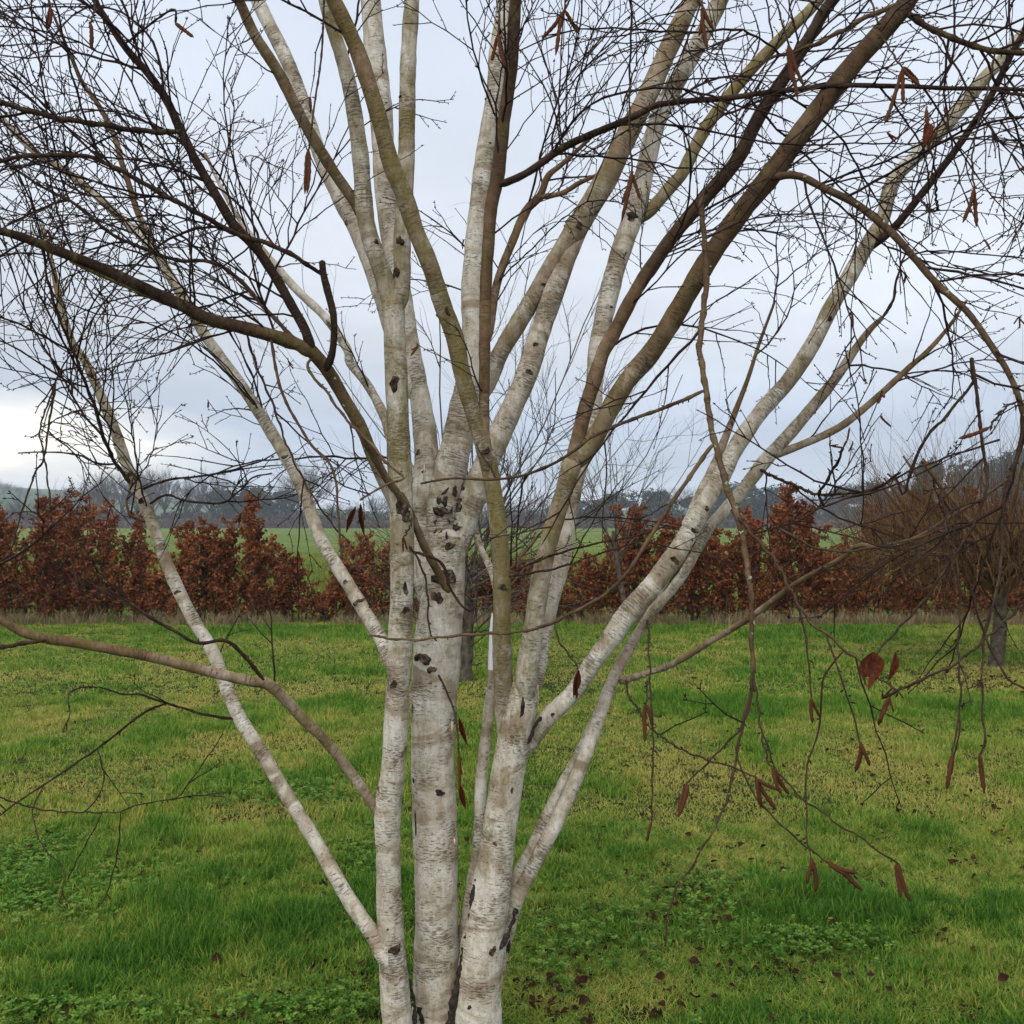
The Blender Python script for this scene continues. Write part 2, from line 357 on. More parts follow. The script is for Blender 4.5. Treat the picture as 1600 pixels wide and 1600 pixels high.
hills = sheet('hills', -880, 880, 330, 890, 60, 30, hill_z, RIDGE_M, 'low hazy green hills beyond the field')

# ------------------------------------------------------------------ grass: instanced tufts
def tuft_mesh(name, nb, spread, h, w, mat, seed, lean=0.5, segs=2):
    r = np.random.default_rng(seed); V = []; F = []
    for _ in range(nb):
        a = r.random() * 6.283; d = spread * math.sqrt(r.random()); x, y = d * math.cos(a), d * math.sin(a)
        hh = h * (0.45 + 0.65 * r.random()); ww = w * (0.7 + 0.6 * r.random()); q = r.random() * 6.283
        ln = lean * (0.3 + r.random()) ** 1.2 * hh; dx, dy = math.cos(q) * ln, math.sin(q) * ln; sx, sy = -math.sin(q) * ww / 2, math.cos(q) * ww / 2
        b = len(V)
        for k in range(segs):
            u = k / segs; c = 1 - 0.35 * u
            ox, oy, oz = x + dx * u * u, y + dy * u * u, hh * (u - 0.18 * u * u)
            V += [(ox - sx * c, oy - sy * c, oz), (ox + sx * c, oy + sy * c, oz)]
        V.append((x + dx, y + dy, hh * 0.82))
        for k in range(segs - 1): F.append((b + 2 * k, b + 2 * k + 1, b + 2 * k + 3, b + 2 * k + 2))
        F.append((b + 2 * segs - 2, b + 2 * segs - 1, b + 2 * segs))
    me = bpy.data.meshes.new(name); me.from_pydata(V, [], F); me.materials.append(mat); me.update()
    return bpy.data.objects.new(name, me)
def instancer(name, sources, P, rotz, tilt, scale, idx, tint, label, cat):
    col = bpy.data.collections.new(name + '_source')
    for s in sources: col.objects.link(s)
    me = bpy.data.meshes.new(name); n = len(P); me.vertices.add(n); me.vertices.foreach_set('co', np.asarray(P, np.float32).ravel())
    a = me.attributes.new('rot', 'FLOAT_VECTOR', 'POINT'); a.data.foreach_set('vector', np.stack([tilt[:, 0], tilt[:, 1], rotz], 1).astype(np.float32).ravel())
    a = me.attributes.new('scl', 'FLOAT_VECTOR', 'POINT'); a.data.foreach_set('vector', scale.astype(np.float32).ravel())
    a = me.attributes.new('pick', 'INT', 'POINT'); a.data.foreach_set('value', idx.astype(np.int32))
    a = me.attributes.new('tint', 'FLOAT', 'POINT'); a.data.foreach_set('value', tint.astype(np.float32))
    for s in sources[:1]: me.materials.append(s.data.materials[0])
    o = bpy.data.objects.new(name, me); C.objects.link(o)
    g = bpy.data.node_groups.new(name + '_nodes', 'GeometryNodeTree')
    g.interface.new_socket('Geometry', in_out='INPUT', socket_type='NodeSocketGeometry'); g.interface.new_socket('Geometry', in_out='OUTPUT', socket_type='NodeSocketGeometry')
    gi = g.nodes.new('NodeGroupInput'); go = g.nodes.new('NodeGroupOutput'); ip = g.nodes.new('GeometryNodeInstanceOnPoints')
    ci = g.nodes.new('GeometryNodeCollectionInfo'); ci.inputs['Collection'].default_value = col; ci.inputs['Separate Children'].default_value = True; ci.inputs['Reset Children'].default_value = True
    def attr(nm, dt):
        x = g.nodes.new('GeometryNodeInputNamedAttribute'); x.data_type = dt; x.inputs['Name'].default_value = nm
        return [s for s in x.outputs if s.enabled and s.name == 'Attribute'][0]
    er = g.nodes.new('FunctionNodeEulerToRotation')
    g.links.new(gi.outputs[0], ip.inputs['Points']); g.links.new(ci.outputs[0], ip.inputs['Instance']); ip.inputs['Pick Instance'].default_value = True
    g.links.new(attr('pick', 'INT'), ip.inputs['Instance Index']); g.links.new(attr('rot', 'FLOAT_VECTOR'), er.inputs[0]); g.links.new(er.outputs[0], ip.inputs['Rotation'])
    g.links.new(attr('scl', 'FLOAT_VECTOR'), ip.inputs['Scale']); g.links.new(ip.outputs[0], go.inputs[0])
    md = o.modifiers.new('tufts', 'NODES'); md.node_group = g
    return tag(o, label, cat, kind='stuff')

GRASS_M = mat_instanced('grass_blades', (0.046, 0.145, 0.018), (0.185, 0.31, 0.036), (0.46, 0.40, 0.105), 0.36)
def scatter(y0, y1, spacing, half0, slope, seed):
    r = np.random.default_rng(seed); ys = np.arange(y0, y1, spacing); out = []
    for y in ys:
        h = half0 + slope * y; x = np.arange(-h, h, spacing)
        out.append(np.stack([x, np.full_like(x, y)], 1))
    P = np.vstack(out); P += r.uniform(-.55, .55, P.shape) * spacing; return P, r
def lawn_grass():
    fine = [tuft_mesh('grass_tuft', 19, 0.030, 0.062, 0.0031, GRASS_M, 100 + k, 0.75, 3) for k in range(6)]
    mid = [tuft_mesh('grass_tuft', 19, 0.050, 0.064, 0.0046, GRASS_M, 200 + k, 0.7) for k in range(5)]
    far = [tuft_mesh('grass_tuft', 19, 0.085, 0.068, 0.0082, GRASS_M, 300 + k, 0.7) for k in range(5)]
    PP = []; RR = []; TT = []; SS = []; II = []; KK = []
    for (y0, y1, sp, h0, sl, off, cnt, seed, hs) in ((2.2, 5.2, 0.025, 1.3, 0.56, 0, 6, 41, 1.0), (5.2, 9.0, 0.043, 1.5, 0.56, 6, 5, 42, 1.0), (9.0, LAWN_END - .15, 0.073, 1.8, 0.57, 11, 5, 43, 0.95)):
        P, r = scatter(y0, y1, sp, h0, sl, seed); n = len(P); x, y = P[:, 0], P[:, 1]
        L = lushness(x, y); D = dryness(x, y)
        bare = (value_noise(x, y, 0.11, 31) > 0.80) & (L < 0.45) & (r.random(n) < .65)
        k = ~bare; P, L, D = P[k], L[k], D[k]; x, y = P[:, 0], P[:, 1]; n = len(P)
        PP.append(np.stack([x, y, np.zeros(n)], 1)); RR.append(r.random(n) * 6.283); TT.append(r.normal(0, .16, (n, 2)))
        hz = (0.42 + 1.35 * L ** 1.25) * (0.75 + 0.5 * r.random(n)) * hs; wz = (0.9 + 0.25 * L)
        SS.append(np.stack([wz, wz, hz], 1)); II.append(off + r.integers(0, cnt, n))
        KK.append(np.clip(0.37 - 0.45 * L + 0.60 * D + r.normal(0, .12, n), 0, 1))
    # a few rank tussocks
    r = np.random.default_rng(77); n = 900
    y = 2.4 + 12 * r.random(n) ** 1.6; x = r.uniform(-1, 1, n) * (0.6 + .54 * y); L = lushness(x, y); k = (L > .55); x, y = x[k], y[k]; n = len(x)
    PP.append(np.stack([x, y, 0 * x], 1)); RR.append(r.random(n) * 6.283); TT.append(r.normal(0, .3, (n, 2))); SS.append(np.stack([1.3 + 0 * x, 1.3 + 0 * x, 1.9 + .8 * r.random(n)], 1)); II.append(r.integers(0, 6, n)); KK.append(np.clip(r.normal(.12, .12, n), 0, 1))
    instancer('lawn_grass', fine + mid + far, np.vstack(PP), np.concatenate(RR), np.vstack(TT), np.vstack(SS), np.concatenate(II), np.concatenate(KK),
              'short uneven lawn grass, lush green and yellowish by turns', 'grass')
lawn_grass()

CLOVER_M = mat_instanced('clover_leaves', (0.045, 0.125, 0.014), (0.10, 0.215, 0.026), (0.20, 0.29, 0.055), 0.25)
def rosette(seed):
    r = np.random.default_rng(seed); V = []; F = []
    for _ in range(7):
        a = r.random() * 6.283; d = 0.018 * r.random(); h = 0.012 + 0.03 * r.random(); s = 0.008 + 0.007 * r.random(); cx, cy = d * math.cos(a), d * math.sin(a)
        for q in range(3):
            b = len(V); g = a + q * 2.094; u = np.array([math.cos(g), math.sin(g), 0.25]); w = np.array([-math.sin(g), math.cos(g), 0]); c = np.array([cx, cy, h])
            V += [tuple(c), tuple(c + u * s * .8 - w * s * .55), tuple(c + u * s * 1.35), tuple(c + u * s * .8 + w * s * .55)]; F.append((b, b + 1, b + 2, b + 3))
    me = bpy.data.meshes.new('clover_leaf'); me.from_pydata(V, [], F); me.materials.append(CLOVER_M); me.update(); return bpy.data.objects.new('clover_leaf', me)
def clover():
    r = np.random.default_rng(55); P = []
    for px, py, rx, ry, n in ((130, 1400, 160, 55, 1500), (330, 1235, 190, 30, 900), (60, 1350, 120, 40, 600), (1170, 1390, 170, 34, 330), (1100, 1430, 150, 50, 200), (470, 1250, 120, 25, 300),
                              (900, 1480, 160, 80, 220), (120, 1590, 200, 30, 260), (470, 1580, 130, 30, 200), (1280, 1480, 120, 30, 300), (1100, 1110, 120, 15, 200), (700, 1300, 300, 200, 500), (560, 1330, 60, 40, 250)):
        for _ in range(n):
            qx, qy = px + r.normal() * rx * .5, py + r.normal() * ry * .5
            if 990 < qy < 1760: P.append(ground_at(qx, qy))
    P = np.array(P); P[:, 2] = 0.012 * r.random(len(P)); n = len(P); P[:, 2] += .012
    instancer('clover', [rosette(60 + k) for k in range(5)], P, r.random(n) * 6.283, r.normal(0, .25, (n, 2)), np.repeat((0.38 + .36 * r.random(n))[:, None], 3, 1), r.integers(0, 5, n), np.clip(r.normal(.5, .25, n), 0, 1), 'small round clover leaves growing in patches through the lawn', 'clover')
clover()
def field_crop():
    CROP_M = mat_instanced('crop_leaves', (0.06, 0.115, 0.016), (0.14, 0.20, 0.03), (0.27, 0.28, 0.06), 0.3)
    src = [tuft_mesh('crop_tuft', 18, 0.16, 0.15, 0.017, CROP_M, 400 + k, 0.7) for k in range(4)]
    P, r = scatter(17.6, 46, 0.24, 1.5, 0.56, 88); x, y = P[:, 0], P[:, 1]; n = len(P)
    s = (0.7 + .6 * r.random(n)) * (1 + (y - 17) / 60)
    instancer('field_crop', src, np.stack([x, y, 0 * x], 1), r.random(n) * 6.283, r.normal(0, .15, (n, 2)), np.repeat(s[:, None], 3, 1), r.integers(0, 4, n), np.clip(0.15 + .7 * value_noise(x, y, 2.6, 90) + r.normal(0, .12, n), 0, 1), 'rows of low green crop leaves growing in the field', 'crop')
field_crop()
# ------------------------------------------------------------------ far trees
def branchy(tb, p, d, L, r, lvl, rng, maxl, k=3, up=0.1, spread=0.6, nsub=(3, 6), segs=3, wig=.12, start=.35, lf=1.0):
    pts = [p]; q = p.copy(); dd = d / np.linalg.norm(d); st = L / segs; marks = []
    for i in range(segs):
        dd = dd + rng.normal(0, wig, 3) + np.array([0, 0, up]); dd /= np.linalg.norm(dd); q = q + dd * st; pts.append(q); marks.append(dd)
    R = np.linspace(r, r * (.45 if lvl < maxl else .3), segs + 1); tb.tube(pts, R, k if lvl else max(k, 5), cap=False)
    if lvl < maxl:
        for _ in range(rng.integers(*nsub)):
            u = start + (1 - start) * rng.random(); i = min(segs - 1, int(u * segs)); fr = u * segs - i
            s = pts[i] * (1 - fr) + pts[i + 1] * fr; a = rng.normal(0, 1, 3); a -= a @ marks[i] * marks[i]; a /= np.linalg.norm(a) + 1e-9
            nd = marks[i] * math.cos(spread) + a * math.sin(spread)
            branchy(tb, s, nd, L * (.42 + .3 * rng.random()) * lf, r * (.62 - .25 * u), lvl + 1, rng, maxl, k, up, spread, nsub, segs, wig, start, lf)
def far_bare_meshes():
    out = []
    for v, (h, cw, seed) in enumerate(((10, .75, 1), (10, .55, 2), (10, .95, 3), (10, .65, 4))):
        rng = np.random.default_rng(900 + seed); tr = Tubes(); tr.tube([np.array([0, 0, -0.3]), np.array([.1, 0, 1.5]), np.array([.0, .1, 4.2])], [.34, .27, .17], 6, cap=False)
        cr = Tubes()
        for _ in range(13):
            z = 1.6 + 2.6 * rng.random(); a = rng.random() * 6.283; e = .55 + .75 * rng.random()
            d = np.array([math.cos(a) * math.cos(e) * cw * 1.3, math.sin(a) * math.cos(e) * cw * 1.3, math.sin(e)])
            branchy(cr, np.array([0, 0, z]), d, 3.6 + 1.6 * rng.random(), .12, 1, rng, 4, 3, .08, .55, (4, 7), 3)
        out.append((tr, cr))
    return out
def mk_mesh(tb, name, mat):
    me = bpy.data.meshes.new(name); me.from_pydata(np.vstack(tb.v).tolist(), [], tb.f); me.materials.append(mat); me.update(); return me
BARE = [(mk_mesh(t, 'trunk', FARWOOD), mk_mesh(c, 'crown', FARWOOD)) for t, c in far_bare_meshes()]
def conifer_meshes():
    out = []
    for seed, w, lay in ((1, 2.0, 17), (2, 2.9, 15), (3, 1.6, 20)):
        rng = np.random.default_rng(700 + seed); tr = Tubes(); tr.tube([np.array([0, 0, -.3]), np.array([0, 0, 5.]), np.array([.05, 0, 9.8])], [.22, .13, .02], 6)
        V = []; F = []
        for i in range(lay):
            u = i / (lay - 1); z = 0.9 + 8.7 * u; rad = w * (1 - u) ** .8 * (.75 + .5 * rng.random()) + .12; nb = int(13 - 6 * u)
            for q in range(nb):
                a = rng.random() * 6.283; rr = rad * (.6 + .55 * rng.random()); dz = rr * (.12 + .35 * rng.random()); c, s = math.cos(a), math.sin(a); ww = rr * .26 + .12
                for tw in (-.5, 0.0, .5):
                    b = len(V); wx, wy, wz = -s * ww * math.cos(tw), c * ww * math.cos(tw), ww * math.sin(tw)
                    V += [(0, 0, z + .25), (c * rr * .55 + wx, s * rr * .55 + wy, z - dz * .3 + wz), (c * rr, s * rr, z - dz), (c * rr * .55 - wx, s * rr * .55 - wy, z - dz * .45 - wz)]; F.append((b, b + 1, b + 2, b + 3))
        me = bpy.data.meshes.new('crown'); me.from_pydata(V, [], F); me.materials.append(NEEDLES); me.update()
        out.append((mk_mesh(tr, 'trunk', FARWOOD), me))
    return out
CONI = conifer_meshes()
def bushy_meshes():
    out = []
    for seed in (1, 2):
        rng = np.random.default_rng(650 + seed); tr = Tubes(); tr.tube([np.array([0, 0, -.3]), np.array([0.2, 0, 2.5]), np.array([.1, .1, 7])], [.3, .2, .05], 6)
        V = []; F = []
        lob = [(rng.normal(0, 1.5), rng.normal(0, 1.5), 2.2 + 6 * rng.random(), 1.1 + 1.0 * rng.random()) for _ in range(16)]
        for x, y, z, s in lob:
            for _ in range(130):
                d = rng.normal(0, 1, 3); d /= np.linalg.norm(d); p = np.array([x, y, z]) + d * s * (.6 + .5 * rng.random()); t = rng.normal(0, 1, 3); t /= np.linalg.norm(t); w = np.cross(d, t); q = .28 + .2 * rng.random(); b = len(V)
                V += [tuple(p - t * q), tuple(p - w * q * .6), tuple(p + t * q), tuple(p + w * q * .6)]; F.append((b, b + 1, b + 2, b + 3))
        me = bpy.data.meshes.new('crown'); me.from_pydata(V, [], F); me.materials.append(NEEDLES); me.update(); out.append((mk_mesh(tr, 'trunk', FARWOOD), me))
    return out
BUSHY = bushy_meshes()
def far_tree(kind, px, ytop, Y, wide, label, group, rot, base=0.0):
    var = {'bare': BARE, 'conifer': CONI, 'evergreen': BUSHY}[kind]; tm, cm = var[int(rot * 7) % len(var)]
    x = (px - 800) / FOC * Y; H = EYE - (ytop - HOR) / FOC * Y - base; s = H / (8.6 if kind == 'bare' else 9.7 if kind == 'conifer' else 9.0)
    o = empty({'bare': 'bare_tree', 'conifer': 'conifer', 'evergreen': 'evergreen_tree'}[kind], (x, Y, base), label, 'tree', group)
    o.scale = (s * wide, s * wide, s); o.rotation_euler.z = rot
    for nm, me in (('trunk', tm), ('crown', cm)):
        c = bpy.data.objects.new(nm, me); C.objects.link(c); c.parent = o
        if nm == 'crown': c['kind'] = 'stuff'
r_ = np.random.default_rng(17)
LBL = {'bare': 'bare grey winter tree in the hazy line across the field', 'conifer': 'dark pointed conifer in the hazy tree line across the field', 'evergreen': 'dark rounded evergreen in the hazy tree line across the field'}
GRP = {'bare': 'bare trees across the field', 'conifer': 'conifers across the field', 'evergreen': 'evergreens across the field'}
far = []
for px, top, k, w in ((-60, 775, 'bare', 1.2), (-15, 780, 'bare', 1.3), (30, 785, 'bare', 1.3), (70, 788, 'bare', 1.3), (105, 786, 'bare', 1.3), (140, 760, 'bare', 1.1), (165, 752, 'bare', 1.0), (190, 755, 'bare', .9), (215, 750, 'bare', 1.0), (238, 748, 'bare', .9), (258, 752, 'bare', .9), (290, 768, 'bare', 1.2), (308, 756, 'bare', .9), (330, 752, 'bare', .9), (350, 766, 'evergreen', 1.0),
                      (366, 752, 'conifer', 1.1), (384, 745, 'conifer', 1.0), (402, 762, 'evergreen', 1.1), (421, 748, 'conifer', .8), (441, 768, 'evergreen', 1.2), (455, 758, 'bare', 1.0), (520, 792, 'bare', 1.6), (555, 795, 'bare', 1.6), (590, 782, 'bare', 1.4), (630, 790, 'bare', 1.5), (670, 786, 'evergreen', 1.5), (720, 780, 'bare', 1.4), (765, 786, 'bare', 1.5), (810, 790, 'bare', 1.5), (850, 783, 'bare', 1.4), (890, 788, 'evergreen', 1.5), (935, 782, 'evergreen', 1.5),
                      (962, 771, 'evergreen', 1.3), (990, 768, 'conifer', 1.2), (1005, 764, 'conifer', 1.0), (1030, 768, 'evergreen', 1.3), (1060, 774, 'bare', 1.2), (1085, 778, 'evergreen', 1.2), (1110, 770, 'evergreen', 1.2), (1150, 757, 'evergreen', 1.1), (1180, 766, 'conifer', 1.1), (1205, 762, 'evergreen', 1.2), (1235, 776, 'bare', 1.3), (1265, 782, 'bare', 1.3), (1300, 775, 'bare', 1.2), (1325, 760, 'evergreen', 1.1), (1350, 764, 'bare', 1.1), (1375, 755, 'evergreen', 1.1), (1400, 768, 'bare', 1.1), (1425, 764, 'bare', 1.0), (1490, 745, 'bare', 1.1), (1520, 735, 'evergreen', 1.1), (1555, 720, 'evergreen', 1.1), (1595, 705, 'evergreen', 1.1), (1640, 710, 'bare', 1.1)):
    far_tree(k, px, top, 250 + 26 * r_.random(), w, LBL[k], GRP[k], 6.28 * r_.random())
far_tree('bare', 487, 742, 246, 1.25, 'large round-headed bare tree standing clear beside the conifers', None, 1.9)
far_tree('evergreen', 1446, 722, 180, .62, 'tall dark column-like evergreen rising above the bare woods', None, .5)
for i in range(26):    # wood on the hill crest and slope
    px = -90 + i * 13 + 6 * r_.random(); Y = 560 + 40 * r_.random(); X = (px - 800) / FOC * Y
    far_tree('bare', px, HOR - (float(hill_z(np.array([X]), np.array([Y]))[0]) + 4 + 4 * r_.random() - EYE) / Y * FOC, Y, 1.5, 'small hazy bare tree along the crest of the far hill', 'trees on the far hill', 6.28 * r_.random(), float(hill_z(np.array([X]), np.array([Y]))[0]) - .4)
def scrub_belt(name, y0, y1, hmin, hmax, n, mat, label, cat, seed, sz, half=.62):
    r = np.random.default_rng(seed); Y = r.uniform(y0, y1, n); X = r.uniform(-half, half, n) * Y; hh = hmin + (hmax - hmin) * value_noise(X, Y, (y1 + y0) / 60, seed); Z = hh * r.random(n)
    V = np.zeros((n, 4, 3)); P = np.stack([X, Y, Z], 1); a = r.normal(0, 1, (n, 3)); a[:, 2] = np.abs(a[:, 2]) + .5; a /= np.linalg.norm(a, axis=1)[:, None]; b = np.cross(a, r.normal(0, 1, (n, 3))); b /= np.linalg.norm(b, axis=1)[:, None]
    s = sz * (.6 + .8 * r.random(n))[:, None]; V[:, 0] = P - a * s; V[:, 1] = P - b * s * .35; V[:, 2] = P + a * s; V[:, 3] = P + b * s * .35
    o = mesh_obj(name, V.reshape(-1, 3), np.arange(n * 4).reshape(-1, 4), mat, smooth=False); tag(o, label, cat, kind='stuff')
scrub_belt('scrub', 235, 246, 1.4, 2.4, 26000, SCRUB, 'low brown scrub along the far edge of the field', 'scrub', 301, .45)
scrub_belt('undergrowth', 256, 280, 1.5, 5.5, 30000, FARWOOD, 'dim grey undergrowth filling the far wood', 'undergrowth', 302, .8)

# ------------------------------------------------------------------ beech hedge, shrub by shrub
HY = 15.7
def beech(px0, px1, peaks, nleaf, label, seed, depth=.55, dense=1.0, twiggy=0):
    """peaks: (px, top row) outline of the shrub's top"""
    rng = np.random.default_rng(seed); Y = HY + rng.uniform(-.12, .12); k = Y / FOC
    xs = [(p - 800) * k for p, _ in peaks]; zs = [EYE - (y - HOR) * k for _, y in peaks]
    x0, x1 = (px0 - 800) * k, (px1 - 800) * k; cx = (x0 + x1) / 2
    root = empty('beech_shrub', (cx, Y, 0), label, 'shrub', 'shrubs of the beech hedge')
    st = Tubes(); anchors = []
    nst = int((x1 - x0) * 9) + 5
    for i in range(nst):
        bx = x0 + (x1 - x0) * (.06 + .88 * (i + rng.random()) / nst); tx = np.clip(bx + rng.normal(0, .18), x0 - .05, x1 + .05)
        top = np.interp(tx, xs, zs) * (.72 + .3 * rng.random()); by = Y + rng.normal(0, depth * .28); ty = by + rng.normal(0, depth * .3)
        P = [np.array([bx, by, -.03]), np.array([bx * .6 + tx * .4 + rng.normal(0, .05), (by + ty) / 2, top * .5]), np.array([tx, ty, top])]
        Q, _s = resample(P, .12); st.tube(Q, np.linspace(.016, .003, len(Q)), 4, cap=False)
        for j in range(1, len(Q)):
            h = Q[j][2]
            for _ in range(2 + int(rng.random() * 2)):
                a = rng.random() * 6.283; Lb = (.10 + .26 * rng.random()) * (1.15 - .6 * h / (top + .01)); e = .3 + .7 * rng.random()
                d = np.array([math.cos(a) * math.cos(e), math.sin(a) * math.cos(e) * .8, math.sin(e)]); q = Q[j] + d * Lb
                q[0] = np.clip(q[0], x0 - .12, x1 + .12)
                st.tube([Q[j], Q[j] + d * Lb * .5 + rng.normal(0, .012, 3), q], [.005, .0035, .0015], 3, cap=False); anchors.append((Q[j], q, h))
                if twiggy and rng.random() < twiggy:
                    e2 = q + d * .25 + rng.normal(0, .06, 3) + np.array([0, 0, .12]); st.tube([q, e2], [.0028, .0012], 3, cap=False)
    st.build('stems', WOOD, root)['kind'] = 'stuff'
    A = np.array([a for a, _, _ in anchors]); B = np.array([b for _, b, _ in anchors]); H = np.array([h for _, _, h in anchors])
    w = np.clip(H / .22, .30, 1) ; w /= w.sum(); n = int(nleaf * dense * 2.6); idx = rng.choice(len(A), n, p=w); t = (.25 + .85 * rng.random(n))[:, None]
    P = A[idx] * (1 - t) + B[idx] * t + rng.normal(0, .024, (n, 3)); P[:, 2] = np.maximum(P[:, 2], .04)
    u = rng.normal(0, 1, (n, 3)) + (B[idx] - A[idx]) * 3 + np.array([0, 0, -.35]); u /= np.linalg.norm(u, axis=1)[:, None]
    v = np.cross(u, rng.normal(0, 1, (n, 3))); v /= np.linalg.norm(v, axis=1)[:, None] + 1e-9; nn = np.cross(u, v)
    L = (.021 + .015 * rng.random(n))[:, None]; W = L * (.55 + .2 * rng.random(n))[:, None]; f = L * rng.uniform(-.35, .35, (n, 1))
    V = np.stack([P - u * L, P - u * L * .15 - v * W + nn * f, P + u * L * .9, P - u * L * .1 + v * W + nn * f], 1).reshape(-1, 3)
    q = np.arange(n)[:, None] * 4; F = np.concatenate([q + np.array([[0, 1, 2]]), q + np.array([[0, 2, 3]])], 0)
    lf = mesh_obj('foliage', V, F, BEECH, root, smooth=False); lf['kind'] = 'stuff'
    return root
beech(-330, -130, [(-330, 840), (-250, 780), (-130, 800)], 4500, 'rust brown beech shrub closing the hedge past the long low bough', 1)
beech(-160, 30, [(-160, 800), (-60, 790), (10, 800), (30, 830)], 6000, 'dark rust beech shrub with rounded top under the hill pasture', 2)
beech(10, 150, [(10, 815), (60, 800), (110, 768), (150, 780)], 5200, 'rust beech shrub with tall ragged shoots against the grey wood', 3, twiggy=.35)
beech(120, 232, [(120, 770), (150, 785), (190, 812), (222, 800), (232, 840)], 3800, 'thinner rust beech shrub with field showing through its top', 4, twiggy=.2)
beech(215, 290, [(215, 900), (250, 890), (290, 880)], 1900, 'low dark beech shrub filling the hedge where the slanting stem crosses', 5)
beech(262, 352, [(262, 860), (285, 810), (305, 798), (330, 812), (352, 835)], 3900, 'orange-brown beech shrub with a rounded peak beside the field gap', 6)
beech(335, 498, [(335, 850), (372, 800), (392, 772), (412, 800), (432, 845), (465, 885), (498, 935)], 5600, 'rust beech shrub with pointed peak sloping down to the open gap', 7)
beech(490, 560, [(490, 945), (525, 915), (545, 870), (560, 855)], 1300, 'sparse low beech shrub at the gap in the hedge', 8, twiggy=.3)
beech(540, 680, [(540, 850), (580, 835), (610, 850), (680, 860)], 3300, 'twiggy dark red beech shrub behind the white trunks', 9, twiggy=.7)
beech(670, 850, [(670, 880), (740, 875), (800, 885), (850, 880)], 3600, 'thin twiggy beech shrub behind the leafless tree with many whips', 10, twiggy=.7)
beech(835, 955, [(835, 880), (880, 870), (920, 885), (955, 868)], 3000, 'low reddish beech shrub with bare twigs and field above it', 11, twiggy=.6)
beech(945, 1075, [(945, 850), (965, 800), (1000, 790), (1040, 812), (1075, 800)], 5400, 'rust beech shrub with thin upright shoots before the dark evergreens', 12, twiggy=.3)
beech(1060, 1190, [(1060, 812), (1090, 800), (1120, 825), (1150, 840), (1190, 815)], 5400, 'rust beech shrub with uneven dip in its top behind leaning stems', 13)
beech(1170, 1290, [(1170, 800), (1200, 778), (1240, 770), (1275, 790), (1290, 840)], 5800, 'tall bright rust beech shrub with square shoulders', 14)
beech(1275, 1350, [(1275, 850), (1310, 852), (1350, 838)], 2900, 'low rust beech shrub in a dip with dark woods above', 15)
beech(1335, 1470, [(1335, 830), (1360, 795), (1400, 778), (1470, 770)], 6000, 'tall rust beech shrub beside the crown of brown whips', 16)
beech(1450, 1640, [(1450, 778), (1540, 770), (1640, 780)], 7000, 'rust beech shrub behind the grey trunk of the brown tree', 17)
beech(1620, 1850, [(1620, 780), (1740, 770), (1850, 800)], 5500, 'rust beech shrub closing the hedge beyond the brown tree', 18)
# dry stalks along the foot of the hedge
def hedge_foot():
    STALK = mat_instanced('dry_stalks', (0.10, 0.12, 0.03), (0.22, 0.16, 0.085), (0.34, 0.27, 0.15), .2)
    src = [tuft_mesh('stalk_tuft', 16, .07, .20, .006, STALK, 500 + k, .55) for k in range(4)]
    r = np.random.default_rng(3); n = 2300; x = r.uniform(-11, 11, n); y = HY - .30 + r.normal(0, .16, n); k = value_noise(x, y, .5, 70) > .3; x, y = x[k], y[k]; n = len(x)
    s = .6 + .8 * r.random(n)
    instancer('dry_grass', src, np.stack([x, y, 0 * x], 1), r.random(n) * 6.283, r.normal(0, .2, (n, 2)), np.stack([s, s, s * (.6 + .8 * r.random(n))], 1), r.integers(0, 4, n), np.clip(r.normal(.5, .28, n), 0, 1), 'dry brown stalks along the foot of the beech hedge', 'dry grass')
hedge_foot()

# ------------------------------------------------------------------ two small bare trees on the lawn and a sapling
def grove_tree(name, label, px, py, tpts, mats, seed, whips):
    rng = np.random.default_rng(seed); g = ground_at(px, py); Y = g[1]; root = empty(name, tuple(g), label, 'tree')
    t = Tubes(); P = [np.append(at(a, b, Y), w / 2 / FOC * Y) for a, b, w in tpts]; Q, _s = resample(P, .06); R = Q[:, 3] * (1 + .28 * np.exp(-np.arange(len(Q)) / 1.5)); t.tube(Q[:, :3], R, 12, .16, phase=seed); t.build('trunk', mats[0], root)
    whips(rng, root, Y); return root
def whips_center(rng, root, Y):
    cr = Tubes()
    for i in range(17):
        s = at(rng.uniform(718, 740), rng.uniform(850, 1000), Y); a = rng.random() * 6.283; tx = rng.normal(850, 120); ty = rng.uniform(400, 740)
        e = at(tx, ty, Y) + np.array([0, rng.normal(0, .7), 0]); L = np.linalg.norm(e - s); d = (e - s) / L + np.array([0, 0, -.12])
        branchy(cr, s, d, L, .014 * (.6 + .6 * rng.random()), 1, rng, 3, 3, .05, .65, (5, 9), 7, .13, .12, .62)
    for i in range(60):
        s = at(rng.uniform(715, 745), rng.uniform(880, 1020), Y); a = rng.random() * 6.283; d = np.array([math.cos(a), math.sin(a), rng.uniform(-.1, 1.0)])
        branchy(cr, s, d, .5 + .8 * rng.random(), .007, 2, rng, 3, 3, .02, .5, (3, 6), 4, .14)
    cr.build('crown', GREYWOOD2, root)['kind'] = 'stuff'
GREYWOOD2 = mat_simple('grey_twigs', [(0.3, (0.045, 0.036, 0.03)), (0.7, (0.13, 0.11, 0.09))], 3, 0.8, island=True)
grove_tree('bare_tree', 'leafless young tree with many upright grey whips behind the white trunks', 727, 1066, [(727, 1070, 21), (730, 1000, 20), (726, 930, 18), (722, 860, 15)], (GREYWOOD,), 5, whips_center)
